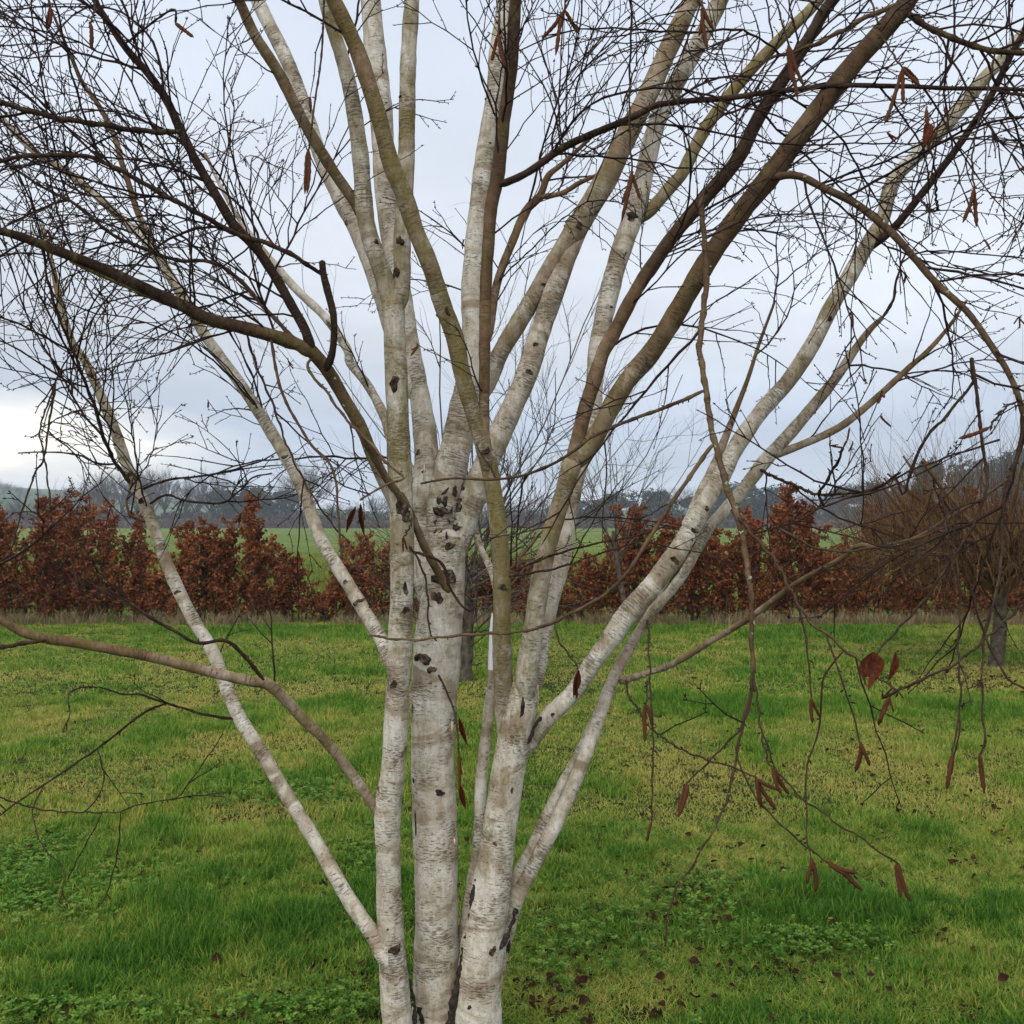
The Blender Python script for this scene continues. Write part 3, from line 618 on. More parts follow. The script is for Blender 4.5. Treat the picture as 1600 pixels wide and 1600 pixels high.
def whips_sapling(rng, root, Y):
    cr = Tubes()
    for i in range(11):
        s = at(962 + rng.normal(0, 3), rng.uniform(840, 900), Y); e = at(rng.normal(960, 70), rng.uniform(560, 740), Y) + np.array([0, rng.normal(0, .5), 0]); L = np.linalg.norm(e - s)
        branchy(cr, s, (e - s) / L, L, .010, 1, rng, 3, 3, .03, .55, (3, 6), 5, .10, .15, .7)
    cr.build('crown', GREYWOOD2, root)['kind'] = 'stuff'
grove_tree('bare_sapling', 'thin grey sapling with a few whips in front of the field gap', 978, 985, [(978, 990, 9), (975, 940, 8), (966, 890, 7), (958, 830, 5)], (GREYWOOD,), 6, whips_sapling)
def whips_right(rng, root, Y):
    cr = Tubes(); c0 = at(1555, 885, Y)
    for i in range(30):
        a = rng.random() * 6.283; e = rng.uniform(-.1, .8); d = np.array([math.cos(a) * math.cos(e), math.sin(a) * math.cos(e), math.sin(e) + .1]); cr.tube([c0 + np.array([0, 0, rng.uniform(-.35, .3)]), c0 + d * .7 + rng.normal(0, .08, 3), c0 + d * 1.35 + np.array([0, 0, .15])], [.042, .026, .012], 6, cap=False)
    n = 820
    for i in range(n):
        # whips leave a broad dome of short limbs and rise steeply
        a = rng.random() * 6.283; rad = 1.5 * math.sqrt(rng.random()); s = c0 + np.array([math.cos(a) * rad, math.sin(a) * rad, -.12 - .18 * rad * rng.random() + .5 * rng.random()])
        top = EYE - (680 + 120 * (rad / 1.5) ** 2 - HOR) * Y / FOC; L = (top - s[2]) * (.35 + .65 * rng.random()) * (1.28 if rng.random() < .10 else 1)
        out = np.array([math.cos(a), math.sin(a), 0]) * (.10 + .28 * rad / 1.5) + rng.normal(0, .2, 3); d = out + np.array([0, 0, .85]); d /= np.linalg.norm(d)
        branchy(cr, s, d, max(.3, L), .0055, 2, rng, 3, 3, .05, .5, (2, 5), 4, .09)
    for i in range(260):
        a = rng.random() * 6.283; rad = 1.35 * math.sqrt(rng.random()); s = c0 + np.array([math.cos(a) * rad, math.sin(a) * rad, .25 * rng.random()]); d = np.array([math.cos(a), math.sin(a), -.2]) + rng.normal(0, .5, 3)
        branchy(cr, s, d, .35 + .4 * rng.random(), .006, 2, rng, 3, 3, -.05, .6, (2, 5), 4, .15)
    cr.build('crown', WILLOW, root)['kind'] = 'stuff'
grove_tree('bare_tree', 'grey-trunked tree with dense dome of brown upright whips before the hedge', 1558, 1042, [(1556, 1046, 24), (1560, 1005, 21), (1563, 960, 20), (1560, 915, 21), (1555, 875, 24)], (GREYWOOD,), 8, whips_right)
# ------------------------------------------------------------------ the birch: every stem and bough traced, with its own distance
TB = np.array([(700 - 800) / FOC * 2.86, 2.86, 0.0])
birch = empty('birch_tree', tuple(TB), 'multi-stemmed white-barked birch with bare dark twigs and red-brown catkins on the lawn', 'tree')
PATHS = {}      # key -> (points, radii, direction, brown)
def limb(key, name, pts, Y, brown=(0, 0), moss=.3, sides=None, ext=0.0, flare=.3, spawn=0.0, lump=.06, dark=0.0, droop=0.0, wscale=1.0, mat=None, side=None):
    """pts: (column, row, width) in photograph pixels; Y: distances spread evenly along the limb"""
    p2 = np.array([(a, b) for a, b, _ in pts], float); s = np.concatenate([[0], np.cumsum(np.linalg.norm(np.diff(p2, axis=0), axis=1))]); s /= s[-1]
    Ys = np.interp(s, np.linspace(0, 1, len(Y)), Y)
    P = [np.append(at(a, b, y), w * wscale / 2 / FOC * y) for (a, b, w), y in zip(pts, Ys)]
    if ext:
        d = P[-1][:3] - P[-2][:3]; d /= np.linalg.norm(d); d = d + np.array([0, 0, -.10]); d /= np.linalg.norm(d); r = P[-1][3]
        for k in (.33, .66, 1.0): P.append(np.append(P[-1][:3] + d * ext / 3 + RNG.normal(0, .02 * ext, 3), r * (1 - .75 * k)))
    rm = np.mean([q[3] for q in P]); Q, q = resample(P, max(.012, min(.03, rm * 1.1)))
    R = np.maximum(Q[:, 3], .0012)
    n = len(Q)
    if rm > .003:   # small crookedness
        ph = RNG.random(6) * 6.28; am = min(.006, rm * .22) * np.minimum(1, q / .1)
        for ax in (0, 1, 2): Q[:, ax] += am * (np.sin(q / (rm * 9) + ph[ax]) * .6 + np.sin(q / (rm * 4.1) + ph[ax + 3]) * .4)
    if flare: R = R * (1 + flare * np.exp(-q / (1.6 * rm + 1e-6)))
    R[0] *= .35; R[1] *= .8
    k = sides or (20 if rm > .02 else 12 if rm > .009 else 7 if rm > .004 else 5)
    br = np.interp(np.linspace(0, 1, n), np.linspace(0, 1, len(brown)), brown)
    mo = np.full(n, moss) if np.isscalar(moss) else np.interp(np.linspace(0, 1, n), np.linspace(0, 1, len(moss)), moss)
    if rm < .0065:   # thin wood: crooked from node to node, swollen at each node
        kk = np.arange(n); ph = RNG.random(3) * 6.28; zig = np.where((kk // 3) % 2 == 0, 1, -1) * .0012 * np.minimum(1, q / .05)
        for ax in (0, 2): Q[:, ax] += zig * math.cos(ph[ax]) + .0022 * np.sin(q / .07 + ph[ax]) * np.minimum(1, q / .05)
        R = R * .86 * np.where(kk % 4 == 0, 1.22, .96)
    t = Tubes(); t.tube(Q[:, :3], R, k, lump if rm > .004 else .12, np.stack([br, mo, np.full(n, dark), np.zeros(n)], 1), phase=float(RNG.random() * 9))
    if rm < .012:    # leaf scars and buds stand on the thin wood
        for i in range(2, n - 1):
            if RNG.random() < .26:
                T = Q[i + 1, :3] - Q[i, :3]; T /= np.linalg.norm(T) + 1e-9; a = np.cross(T, RNG.normal(0, 1, 3)); a /= np.linalg.norm(a) + 1e-9
                t.bud(Q[i, :3] + a * R[i] * .7, T * .6 + a, .006 + .006 * RNG.random(), .0022, (br[i], 0, .4, 0))
    o = t.build(name, mat or BARK, birch)
    PATHS[key] = (Q[:, :3], R, q, spawn, o)
    return o
# main stems -------------------------------------------------------------------------
limb('S1', 'stem', [(628, 1700, 60), (622, 1600, 48), (616, 1490, 43), (610, 1400, 39), (606, 1320, 39), (604, 1265, 41), (612, 1200, 38), (618, 1100, 37), (624, 1000, 37), (628, 900, 37), (627, 800, 38), (622, 700, 37), (620, 600, 35), (619, 520, 35), (617, 465, 36)], (2.80, 2.74, 2.72), (0, 0, .02, .12), (.15, .15, .2, .45, .75, .7), flare=.2)
limb('S1L', 'stem', [(618, 490, 30), (603, 447, 29), (579, 378, 27), (569, 326, 28), (562, 240, 26), (548, 148, 24), (534, 86, 22), (514, 17, 20), (505, -30, 19)], (2.72, 2.66, 2.6), (.15, .3), .55, ext=.9, spawn=.7)
limb('S1R', 'stem', [(618, 490, 28), (627, 440, 27), (629, 361, 27), (634, 275, 26), (637, 172, 26), (641, 69, 25), (643, 0, 24), (644, -40, 23)], (2.72, 2.70, 2.72), (.15, .22), .6, ext=1.0, spawn=.5)
limb('S2', 'stem', [(684, 1700, 96), (682, 1600, 78), (680, 1500, 71), (680, 1400, 68), (679, 1300, 68), (676, 1200, 69), (677, 1120, 70), (682, 1040, 73), (690, 960, 72), (697, 900, 66), (700, 860, 58), (702, 835, 54)], (2.92, 2.90, 2.90), (0, 0, 0, .06), (.15, .1, .1, .12, .4), flare=.2)
limb('S2A', 'stem', [(682, 960, 44), (668, 900, 42), (660, 850, 42), (662, 780, 40), (665, 722, 39), (656, 640, 34), (645, 567, 29), (631, 480, 31), (613, 385, 32), (602, 310, 32), (597, 172, 36), (590, 90, 34), (580, 0, 31), (575, -40, 30)], (2.92, 2.98, 3.05, 3.1), (0, 0, .02, .08), (.2, .15, .2, .5, .75), ext=1.0, flare=.1, spawn=.4)
limb('S3', 'stem', [(698, 880, 50), (690, 820, 50), (694, 773, 50), (706, 722, 50), (721, 655, 48), (731, 590, 40), (737, 533, 34), (737, 447, 33), (744, 344, 31), (758, 240, 29), (775, 155, 28), (780, 86, 27), (789, 17, 25), (794, -40, 24)], (2.92, 2.95, 3.05, 3.1), (0, 0, .03, .06), (.3, .15, .25, .45, .4), ext=1.0, flare=.1, spawn=.4)
limb('S4', 'stem', [(700, 885, 46), (722, 815, 44), (742, 765, 42), (765, 712, 38), (796, 645, 35), (822, 585, 34), (843, 520, 33), (870, 450, 32), (895, 388, 30), (916, 340, 28), (945, 285, 25)], (2.92, 2.96, 3.03), (.02, .1, .2), (.5, .3, .5), flare=.12)
limb('D', 'stem', [(735, 640, 26), (762, 600, 26), (782, 552, 27), (810, 505, 28), (844, 447, 29), (870, 400, 30), (895, 361, 34), (920, 320, 36), (947, 275, 35), (981, 206, 33), (1016, 144, 31), (1050, 69, 30), (1080, 5, 28), (1100, -40, 27)], (3.03, 3.0, 2.98, 2.96), (.22, .42, .5), .5, ext=1.0, spawn=.7)
limb('S6', 'stem', [(735, 1700, 96), (741, 1600, 84), (748, 1530, 74), (758, 1460, 66), (770, 1390, 60), (782, 1310, 55), (795, 1220, 51), (806, 1150, 52), (815, 1105, 54), (820, 1070, 46)], (2.84, 2.84, 2.82), (0, .02, .04), (.4, .15, .3, .5), flare=.15)
limb('S5', 'stem', [(800, 1200, 34), (792, 1130, 33), (788, 1060, 31), (787, 997, 29), (786, 911, 28), (777, 825, 27), (767, 756, 27), (759, 706, 28)], (2.88, 2.79, 2.73, 2.70), (.05, .3, .28), (.4, .8, .7), flare=.0)
limb('S5L', 'stem', [(762, 730, 26), (752, 690, 26), (737, 643, 26), (723, 584, 27), (712, 525, 28), (692, 474, 28), (672, 412, 27), (651, 361, 27), (634, 309, 28), (613, 258, 27), (593, 189, 26), (569, 120, 26), (551, 69, 25), (520, 0, 24), (502, -40, 24)], (2.70, 2.6, 2.48, 2.40), (.3, .42, .6, .62), (.7, .7, .5, .25), ext=1.1, flare=.15, spawn=.8)
limb('S5R', 'stem', [(762, 735, 18), (759, 700, 17), (758, 653, 17), (757, 580, 17), (757, 516, 18), (761, 395, 19), (766, 326, 20), (778, 275, 22), (789, 189, 20), (799, 103, 20), (806, 0, 19), (809, -40, 18)], (2.69, 2.6, 2.5), (.45, .72, .85), .3, ext=1.0, flare=.25, spawn=.8)
limb('S6A', 'stem', [(822, 1100, 36), (824, 1050, 34), (832, 997, 32), (845, 911, 30), (861, 842, 28), (881, 773, 28), (896, 718, 32)], (2.80, 2.76, 2.70), (.12, .25, .35), .6, flare=.12)
limb('S6L', 'branch', [(890, 740, 24), (912, 653, 23), (930, 595, 23), (943, 550, 22), (957, 526, 22), (998, 447, 21), (1050, 371, 21), (1102, 306, 22), (1153, 247, 22), (1187, 182, 21), (1232, 113, 20), (1273, 45, 19), (1311, -10, 18)], (2.71, 2.62, 2.5, 2.42), (.4, .7, .9, .85), .12, ext=1.1, flare=.15, spawn=1.0)
limb('S6R', 'branch', [(893, 735, 28), (928, 687, 28), (954, 636, 29), (981, 591, 30), (1016, 550, 31), (1050, 498, 31), (1102, 412, 31), (1153, 337, 31), (1205, 275, 33), (1256, 206, 32), (1325, 113, 31), (1377, 52, 30), (1414, 7, 30), (1440, -30, 26)], (2.71, 2.55, 2.4, 2.28), (.38, .62, .72, .68), (.6, .25, .12), ext=1.1, flare=.12, spawn=1.0)
limb('S6B', 'stem', [(830, 1085, 30), (842, 1020, 28), (857, 945, 27), (878, 877, 27), (895, 790, 25), (910, 720, 25), (926, 653, 26), (928, 600, 26), (933, 545, 28), (954, 447, 31), (971, 385, 31), (988, 333, 33), (1009, 258, 29), (1029, 189, 28), (1055, 135, 28), (1095, 62, 27), (1126, 0, 26), (1142, -40, 25)], (2.84, 2.95, 3.05, 3.12), (0, .02, .08, .15), (.35, .2, .5, .6), ext=1.0, flare=.1, spawn=.4)
limb('S6BR', 'branch', [(985, 345, 20), (1016, 330, 20), (1050, 289, 20), (1067, 268, 20), (1095, 213, 20), (1126, 165, 19), (1170, 110, 19), (1222, 58, 18), (1263, 21, 17), (1300, -20, 16)], (3.07, 3.05, 3.0), (.35, .45), .8, ext=.9, spawn=.8)
limb('S7', 'stem', [(812, 1180, 40), (832, 1152, 30), (861, 1115, 28), (895, 1081, 27), (925, 1035, 29), (954, 997, 30), (975, 965, 34), (1012, 925, 33), (1050, 875, 32), (1075, 832, 30), (1100, 787, 29), (1125, 750, 28), (1153, 698, 27), (1194, 639, 25), (1232, 595, 25), (1270, 535, 25), (1297, 481, 24), (1325, 436, 25), (1352, 388, 24), (1377, 344, 22), (1384, 309, 22), (1397, 278, 22), (1428, 247, 22), (1473, 203, 21), (1514, 155, 21), (1541, 120, 20), (1572, 86, 19), (1605, 45, 18)], (2.84, 2.86, 2.92, 2.98, 3.0), (.02, .1, .2, .35), (.3, .4, .55, .7), ext=.8, flare=.1, spawn=.7)
limb('S7R', 'branch', [(1350, 392, 15), (1387, 364, 13), (1428, 320, 12), (1480, 251, 12), (1524, 189, 11), (1548, 148, 11), (1586, 76, 10), (1610, 40, 9)], (2.97, 2.85, 2.75), (.85, .95), .15, ext=.6, spawn=1.0)
limb('S9', 'stem', [(745, 1590, 50), (770, 1510, 40), (788, 1450, 34), (802, 1411, 30), (823, 1370, 24), (861, 1297, 23), (895, 1229, 22), (926, 1153, 21), (957, 1066, 19), (988, 1004, 17), (1026, 949, 16), (1050, 921, 15), (1070, 893, 15), (1092, 852, 15), (1108, 822, 17), (1129, 801, 20), (1163, 763, 21), (1198, 718, 22), (1229, 684, 20), (1273, 632, 18), (1308, 588, 16), (1335, 548, 13), (1359, 516, 10), (1380, 495, 7)], (2.86, 2.90, 2.97, 3.02, 3.06), (0, .12, .15, .2, .45), (.4, .2, .4, .4), flare=.1, spawn=.6)
limb('S9A', 'stem', [(800, 1420, 24), (809, 1375, 22), (830, 1330, 20), (850, 1285, 19), (872, 1240, 17), (898, 1190, 14), (940, 1095, 11), (985, 1010, 10), (1015, 955, 10), (1045, 903, 8)], (2.89, 2.95, 3.02), (.05, .2), .4, flare=.2)
limb('S10', 'stem', [(715, 1560, 30), (724, 1480, 24), (735, 1410, 20), (742, 1360, 19), (749, 1300, 18), (754, 1205, 18), (761, 1119, 17), (768, 1067, 17), (776, 1010, 16), (786, 950, 13), (792, 900, 10)], (2.92, 2.97, 3.0), (.15, .1, .05), .3, flare=.1)
limb('S10B', 'branch', [(788, 985, 14), (775, 915, 13), (764, 885, 11), (752, 859, 10), (743, 831, 10), (733, 800, 8), (725, 770, 6)], (2.78, 2.9, 3.0), (.2, .2), .3)
limb('S11', 'stem', [(606, 1510, 30), (590, 1473, 26), (550, 1414, 24), (498, 1325, 22), (447, 1242, 22), (406, 1170, 22), (375, 1119, 21), (352, 1068, 21), (330, 1014, 20), (299, 962, 20), (268, 901, 20), (247, 849, 19), (227, 791, 19), (203, 736, 18), (182, 677, 17), (165, 636, 16), (148, 595, 14), (131, 560, 13), (113, 536, 12), (100, 498, 11), (89, 457, 10), (80, 412, 8), (66, 350, 6)], (2.75, 2.9, 3.1, 3.2), (0, 0, .2, .25, .4), (.1, .15, .55, .5), flare=.1, spawn=.8)
limb('S12', 'stem', [(620, 1050, 28), (605, 1020, 23), (596, 1000, 22), (569, 956, 22), (541, 907, 21), (515, 865, 21), (498, 832, 21), (474, 770, 20), (447, 715, 20), (412, 657, 19), (378, 605, 18), (351, 567, 17), (330, 536, 17), (302, 491, 17), (275, 447, 16), (247, 402, 16), (220, 368, 14), (179, 333, 13), (144, 302, 12), (103, 268, 11), (69, 247, 10), (30, 215, 9), (-20, 160, 8)], (2.74, 2.9, 3.05, 3.15), (.05, .1, .25, .42), (.3, .45, .5, .3), flare=.15, spawn=.9, ext=.5)
limb('S12B', 'branch', [(249, 405, 12), (234, 371, 11), (213, 326, 10), (192, 258, 9), (179, 213, 9), (155, 165, 8), (127, 127, 7), (110, 86, 6), (96, 52, 5), (75, 5, 4)], (3.1, 3.1), (.45, .7), .2, spawn=1.0)
limb('S13', 'branch', [(630, 800, 26), (612, 770, 24), (600, 750, 22), (582, 712, 20), (565, 670, 20), (538, 626, 20), (517, 591, 20), (500, 567, 22), (481, 545, 20)], (2.77, 2.66, 2.54), (.2, .5, .75), .5, flare=.2, spawn=.3)
limb('S13L', 'branch', [(490, 555, 22), (470, 541, 20), (443, 529, 20), (385, 512, 20), (326, 498, 20), (275, 471, 19), (220, 447, 18), (155, 419, 17), (86, 392, 16), (34, 371, 14), (-20, 358, 12)], (2.54, 2.42, 2.28), (.7, .92, .85), (.5, .3, .55), ext=.7, spawn=.9)
limb('S13LB', 'branch', [(462, 545, 10), (420, 528, 11), (360, 512, 11), (300, 488, 10), (220, 456, 9), (155, 427, 9), (110, 408, 7)], (2.58, 2.5), (.7, .6), .8)
limb('S13U', 'branch', [(487, 553, 17), (478, 520, 15), (457, 481, 15), (433, 437, 15), (402, 388, 15), (368, 354, 16), (344, 316, 15), (309, 258, 14), (282, 206, 14), (261, 158, 13), (234, 117, 12), (199, 76, 11), (172, 38, 10), (148, 0, 9), (130, -40, 9)], (2.54, 2.4, 2.3), (.9, 1.0, 1.0), .1, ext=.7, spawn=1.0)
limb('stub', 'broken_branch', [(508, 580, 13), (519, 550, 11), (522, 498, 11), (512, 455, 12), (506, 430, 11), (504, 409, 10)], (2.55, 2.48), (.95, 1.0), .1, flare=.3)
limb('stubL', 'branch', [(504, 430, 8), (475, 412, 8), (447, 395, 9), (412, 378, 9), (371, 364, 9), (326, 340, 9), (285, 320, 9), (241, 299, 9), (189, 268, 8), (138, 244, 8), (86, 241, 8), (34, 244, 8), (-10, 256, 7)], (2.49, 2.35, 2.25), (.95, .95), .2, spawn=1.0, ext=.4)
limb('B210', 'branch', [(280, 206, 11), (240, 206, 10), (206, 203, 10), (138, 192, 10), (69, 179, 10), (0, 158, 9), (-20, 150, 8)], (2.33, 2.22), (.95, .95), .3, spawn=1.0, ext=.4)
limb('W400', 'stem', [(656, 760, 20), (632, 722, 17), (612, 690, 16), (600, 650, 15), (576, 602, 14), (548, 567, 14), (543, 546, 14), (509, 498, 13), (464, 454, 13), (419, 402, 12), (380, 350, 8), (350, 300, 6), (320, 240, 5)], (2.95, 3.1, 3.2), (.05, .1, .3), .2, spawn=.6)
limb('WL', 'stem', [(650, 625, 28), (636, 590, 27), (622, 555, 26), (600, 474, 24), (562, 371, 24), (531, 309, 24), (500, 240, 23), (474, 165, 22), (447, 96, 22), (423, 45, 22), (402, 0, 21), (385, -40, 20)], (2.98, 3.05, 3.1), (0, .1, .05), .2, ext=.8, spawn=.5)
limb('WLB', 'branch', [(570, 345, 18), (550, 309, 17), (509, 247, 18), (474, 189, 18), (436, 113, 18), (395, 52, 17), (371, 0, 16), (355, -40, 15)], (2.71, 2.57, 2.45), (.45, .5), .5, ext=.8, spawn=.8)
limb('T406', 'branch', [(470, 540, 9), (454, 522, 8), (412, 481, 8), (371, 437, 8), (333, 409, 7), (282, 406, 7), (241, 395, 7), (206, 382, 6), (165, 361, 6), (120, 320, 6), (69, 292, 5), (0, 250, 5)], (2.54, 2.6, 2.7), (.6, .85, .9), .2, spawn=1.0)
limb('S14', 'branch', [(596, 1275, 20), (582, 1256, 16), (552, 1215, 16), (528, 1181, 16), (500, 1146, 16), (481, 1129, 17), (447, 1095, 17), (419, 1069, 18), (395, 1064, 17), (344, 1053, 17), (275, 1038, 16), (206, 1021, 16), (138, 1007, 16), (69, 997, 16), (30, 985, 14), (-10, 962, 11)], (2.77, 2.60, 2.42), (.3, .5, .6), .45, flare=.35, ext=.5, spawn=.15)
limb('S14B', 'branch', [(72, 1000, 8), (40, 1005, 8), (0, 1009, 8), (-40, 1011, 7)], (2.43, 2.36), (.8, .8), .3, ext=.4)
limb('S14S', 'branch', [(412, 1062, 8), (378, 1021, 7), (351, 1000, 7), (309, 1004, 6), (275, 987, 6), (241, 969, 6), (206, 945, 5), (165, 921, 4)], (2.5, 2.3, 2.2), (.75, .85), .2, spawn=.5)
limb('D2', 'branch', [(736, 580, 16), (750, 548, 15), (764, 520, 14), (770, 480, 13), (778, 440, 13), (796, 388, 13), (820, 330, 13), (844, 306, 12), (857, 275, 10), (876, 258, 8), (895, 241, 7), (930, 210, 5)], (3.03, 3.08, 3.15), (.4, .6), .2, spawn=.9)
limb('D3', 'branch', [(842, 308, 9), (878, 302, 8), (905, 287, 8), (930, 275, 6), (950, 262, 4)], (3.1, 3.15), (.5, .7), .2, spawn=.7)
limb('R780', 'branch', [(780, 289, 14), (800, 281, 12), (826, 268, 12), (895, 223, 12), (981, 186, 11), (1022, 165, 10), (1050, 161, 9), (1136, 153, 9), (1222, 141, 8), (1325, 134, 8), (1462, 136, 7), (1600, 141, 6)], (2.55, 2.4, 2.2), (.9, .95), .15, spawn=.8, ext=.3)
limb('TR1', 'branch', [(1410, 15, 12), (1445, 41, 11), (1497, 62, 11), (1548, 76, 10), (1600, 82, 9)], (2.3, 2.2), (.8, .8), .4, spawn=1.0, ext=.5)
limb('TR2', 'branch', [(1405, 5, 9), (1359, 27, 9), (1291, 62, 8), (1242, 79, 7), (1200, 90, 4)], (2.3, 2.35), (.7, .7), .4, spawn=.8)
limb('S8B', 'branch', [(1205, 712, 14), (1225, 706, 13), (1256, 694, 12), (1308, 670, 12), (1352, 636, 11), (1394, 598, 10), (1421, 574, 9), (1449, 550, 8), (1480, 515, 6), (1510, 470, 4)], (3.03, 3.1), (.3, .6), .4, spawn=.9)
limb('R1038', 'branch', [(968, 1066, 12), (1000, 1055, 10), (1050, 1038, 10), (1119, 997, 10), (1170, 966, 10), (1215, 932, 9), (1256, 904, 9), (1308, 877, 9), (1342, 852, 8), (1377, 856, 7), (1428, 842, 7), (1480, 811, 6), (1531, 780, 5), (1580, 745, 4)], (2.96, 2.6, 2.2, 2.0), (.35, .5, .65), .3, spawn=.5)
limb('HANG', 'branch', [(1100, 308, 11), (1096, 320, 11), (1098, 344, 10), (1102, 395, 10), (1102, 447, 11), (1095, 516, 11), (1093, 543, 11), (1098, 571, 11), (1105, 619, 11), (1112, 670, 11), (1122, 715, 12), (1136, 763, 12), (1150, 801, 11), (1163, 842, 11), (1170, 894, 10), (1174, 945, 9), (1172, 997, 8), (1175, 1048, 8), (1174, 1084, 7), (1163, 1126, 6), (1153, 1181, 5), (1139, 1239, 5), (1115, 1291, 4), (1081, 1349, 4), (1053, 1394, 4), (1040, 1480, 3)], (2.46, 2.2, 1.95, 1.75), (.66, .6, .7, .8), (.15, .35, .2), spawn=.22)
limb('CURVE', 'branch', [(1203, 280, 14), (1215, 276, 12), (1249, 275, 12), (1291, 296, 12), (1342, 323, 12), (1387, 358, 12), (1428, 402, 11), (1462, 440, 11), (1514, 492, 10), (1552, 545, 10), (1579, 591, 9), (1597, 636, 9), (1612, 700, 8), (1618, 780, 6)], (2.38, 2.2, 1.95), (.72, .62, .75), .2, spawn=1.0)
limb('PINK', 'stem', [(1070, 830, 18), (1090, 785, 17), (1112, 735, 16), (1130, 690, 13), (1150, 640, 9), (1180, 560, 6), (1210, 470, 4)], (2.93, 3.05, 3.2), (.1, .5, .7), .3, spawn=.4)
# thin boughs and twigs that can be followed in the picture ------------------------------
def anchor(pts, Y, turn=True):
    """begin a thin twig on the bough it grows from: the nearest one in sight of its first point"""
    best = None
    for (px, py), rev in ((pts[0], False), (pts[-1], True))[:2 if turn else 1]:
        for k, (P, R, q, sp, o) in PATHS.items():
            X = 800 + P[:, 0] / P[:, 1] * FOC; Z = HOR - (P[:, 2] - EYE) / P[:, 1] * FOC; y0 = Y[-1] if rev else Y[0]
            d = np.hypot(X - px, Z - py) + np.abs(P[:, 1] - y0) * 45 + (60 if rev else 0); i = int(d.argmin())
            if best is None or d[i] < best[0]: best = (d[i], rev, (float(X[i]), float(Z[i])), float(P[i, 1]), math.hypot(X[i] - px, Z[i] - py))
    _, rev, xy, y, dist = best; pts = list(pts); Y = list(Y)
    if rev: pts.reverse(); Y.reverse()
    if dist < 22: pts[0] = xy; Y[0] = y
    else: pts = [xy] + pts; Y = [y] + Y
    return pts, Y
def tw(pts, Y, w0, w1, brown=.85, moss=.2, spawn=.35, name='twig', key=None, turn=True):
    pts, Y = anchor(pts, Y, turn)
    n = len(pts); limb(key or ('t%d' % len(PATHS)), name, [(a, b, w0 + (w1 - w0) * i / (n - 1)) for i, (a, b) in enumerate(pts)], Y, (brown, brown), moss, flare=.25, spawn=spawn, sides=5)
tw([(375, 1124), (340, 1120), (309, 1115), (254, 1098), (223, 1086), (192, 1084), (155, 1072)], (2.95, 2.8), 6, 3)
tw([(258, 1099), (223, 1115), (155, 1167), (86, 1215), (34, 1249), (-10, 1282)], (2.84, 2.6), 5, 3)
tw([(-10, 1243), (69, 1267), (144, 1268), (189, 1267), (223, 1256), (275, 1248), (302, 1215), (347, 1146)], (2.3, 2.45), 3.5, 2)
tw([(155, 1168), (158, 1190), (160, 1229), (140, 1262), (128, 1270)], (2.7, 2.65), 3, 2)
tw([(70, 1225), (55, 1255), (52, 1275), (65, 1322), (89, 1348), (103, 1368)], (2.6, 2.5), 3, 2)
tw([(160, 1268), (140, 1310), (118, 1350), (106, 1375)], (2.4, 2.4), 2.5, 2)
tw([(205, 775), (196, 746), (175, 715), (162, 681), (151, 640), (131, 591), (113, 550), (90, 490), (75, 430), (62, 360)], (3.1, 2.9, 2.8), 8, 4, spawn=.7)
tw([(180, 729), (155, 724), (127, 712), (86, 708), (27, 708)], (2.98, 2.8), 5, 2.5)
tw([(93, 584), (76, 629), (62, 677), (68, 715), (79, 791), (80, 812)], (2.5, 2.4), 3.5, 3)
tw([(100, 600), (70, 710), (55, 736), (38, 784), (24, 842), (17, 868)], (2.35, 2.3), 4, 3)
tw([(-10, 888), (34, 860), (58, 842), (84, 815)], (2.2, 2.2), 6, 4)
tw([(222, 760), (265, 749), (309, 744), (357, 736), (406, 722), (432, 706)], (3.05, 2.9), 5, 2.5)
tw([(230, 790), (258, 773), (292, 784), (344, 787), (371, 770), (395, 746), (424, 739)], (3.05, 2.95), 5, 3)
tw([(232, 815), (210, 808), (198, 795), (200, 770), (212, 740)], (3.05, 3.0), 6, 3, .5)
tw([(385, 520), (400, 575), (425, 630), (447, 688), (481, 763), (516, 818), (545, 850)], (2.45, 2.35), 5, 3)
tw([(420, 525), (440, 612), (481, 688), (516, 725), (526, 756), (529, 808), (533, 872)], (2.45, 2.3), 6, 4, .7)
tw([(1120, 690), (1105, 705), (1075, 750), (1050, 787), (1012, 845), (981, 894), (947, 928), (895, 956), (844, 980), (792, 990), (723, 993), (655, 999), (613, 997), (578, 991)], (2.1, 2.15, 2.35, 2.45), 9, 4, .62, .35, spawn=.3)
tw([(1112, 606), (1095, 612), (1050, 632), (981, 660), (923, 684), (878, 715), (827, 739), (775, 749), (706, 749), (655, 756)], (2.1, 2.2, 2.4), 8, 4, .72, .3, spawn=.3)
tw([(480, 575), (510, 610), (545, 660), (575, 690), (606, 726), (631, 746), (603, 756), (565, 780)], (2.55, 2.45, 2.4), 6, 4, .6)
tw([(780, 930), (800, 895), (860, 870), (930, 850), (1000, 835), (1040, 820)], (2.68, 2.6), 5, 3, .9)
tw([(790, 895), (840, 893), (880, 885), (950, 862), (1010, 842)], (2.66, 2.5), 5, 3, .9)
tw([(785, 905), (815, 870), (850, 830), (880, 805)], (2.68, 2.8), 6, 4, .6)
tw([(640, 840), (655, 880), (668, 930), (672, 985), (684, 1000)], (2.6, 2.55), 5, 3, .95)
tw([(565, 680), (600, 740), (640, 800), (668, 862), (690, 905), (700, 925)], (2.62, 2.72, 2.85), 12, 14, .5, .3, spawn=0)
tw([(650, 858), (690, 880), (703, 915), (720, 945), (735, 955)], (2.75, 2.7), 6, 4, .95)
tw([(1378, 497), (1395, 470), (1402, 430), (1420, 380)], (3.06, 3.1), 7, 3, .8)
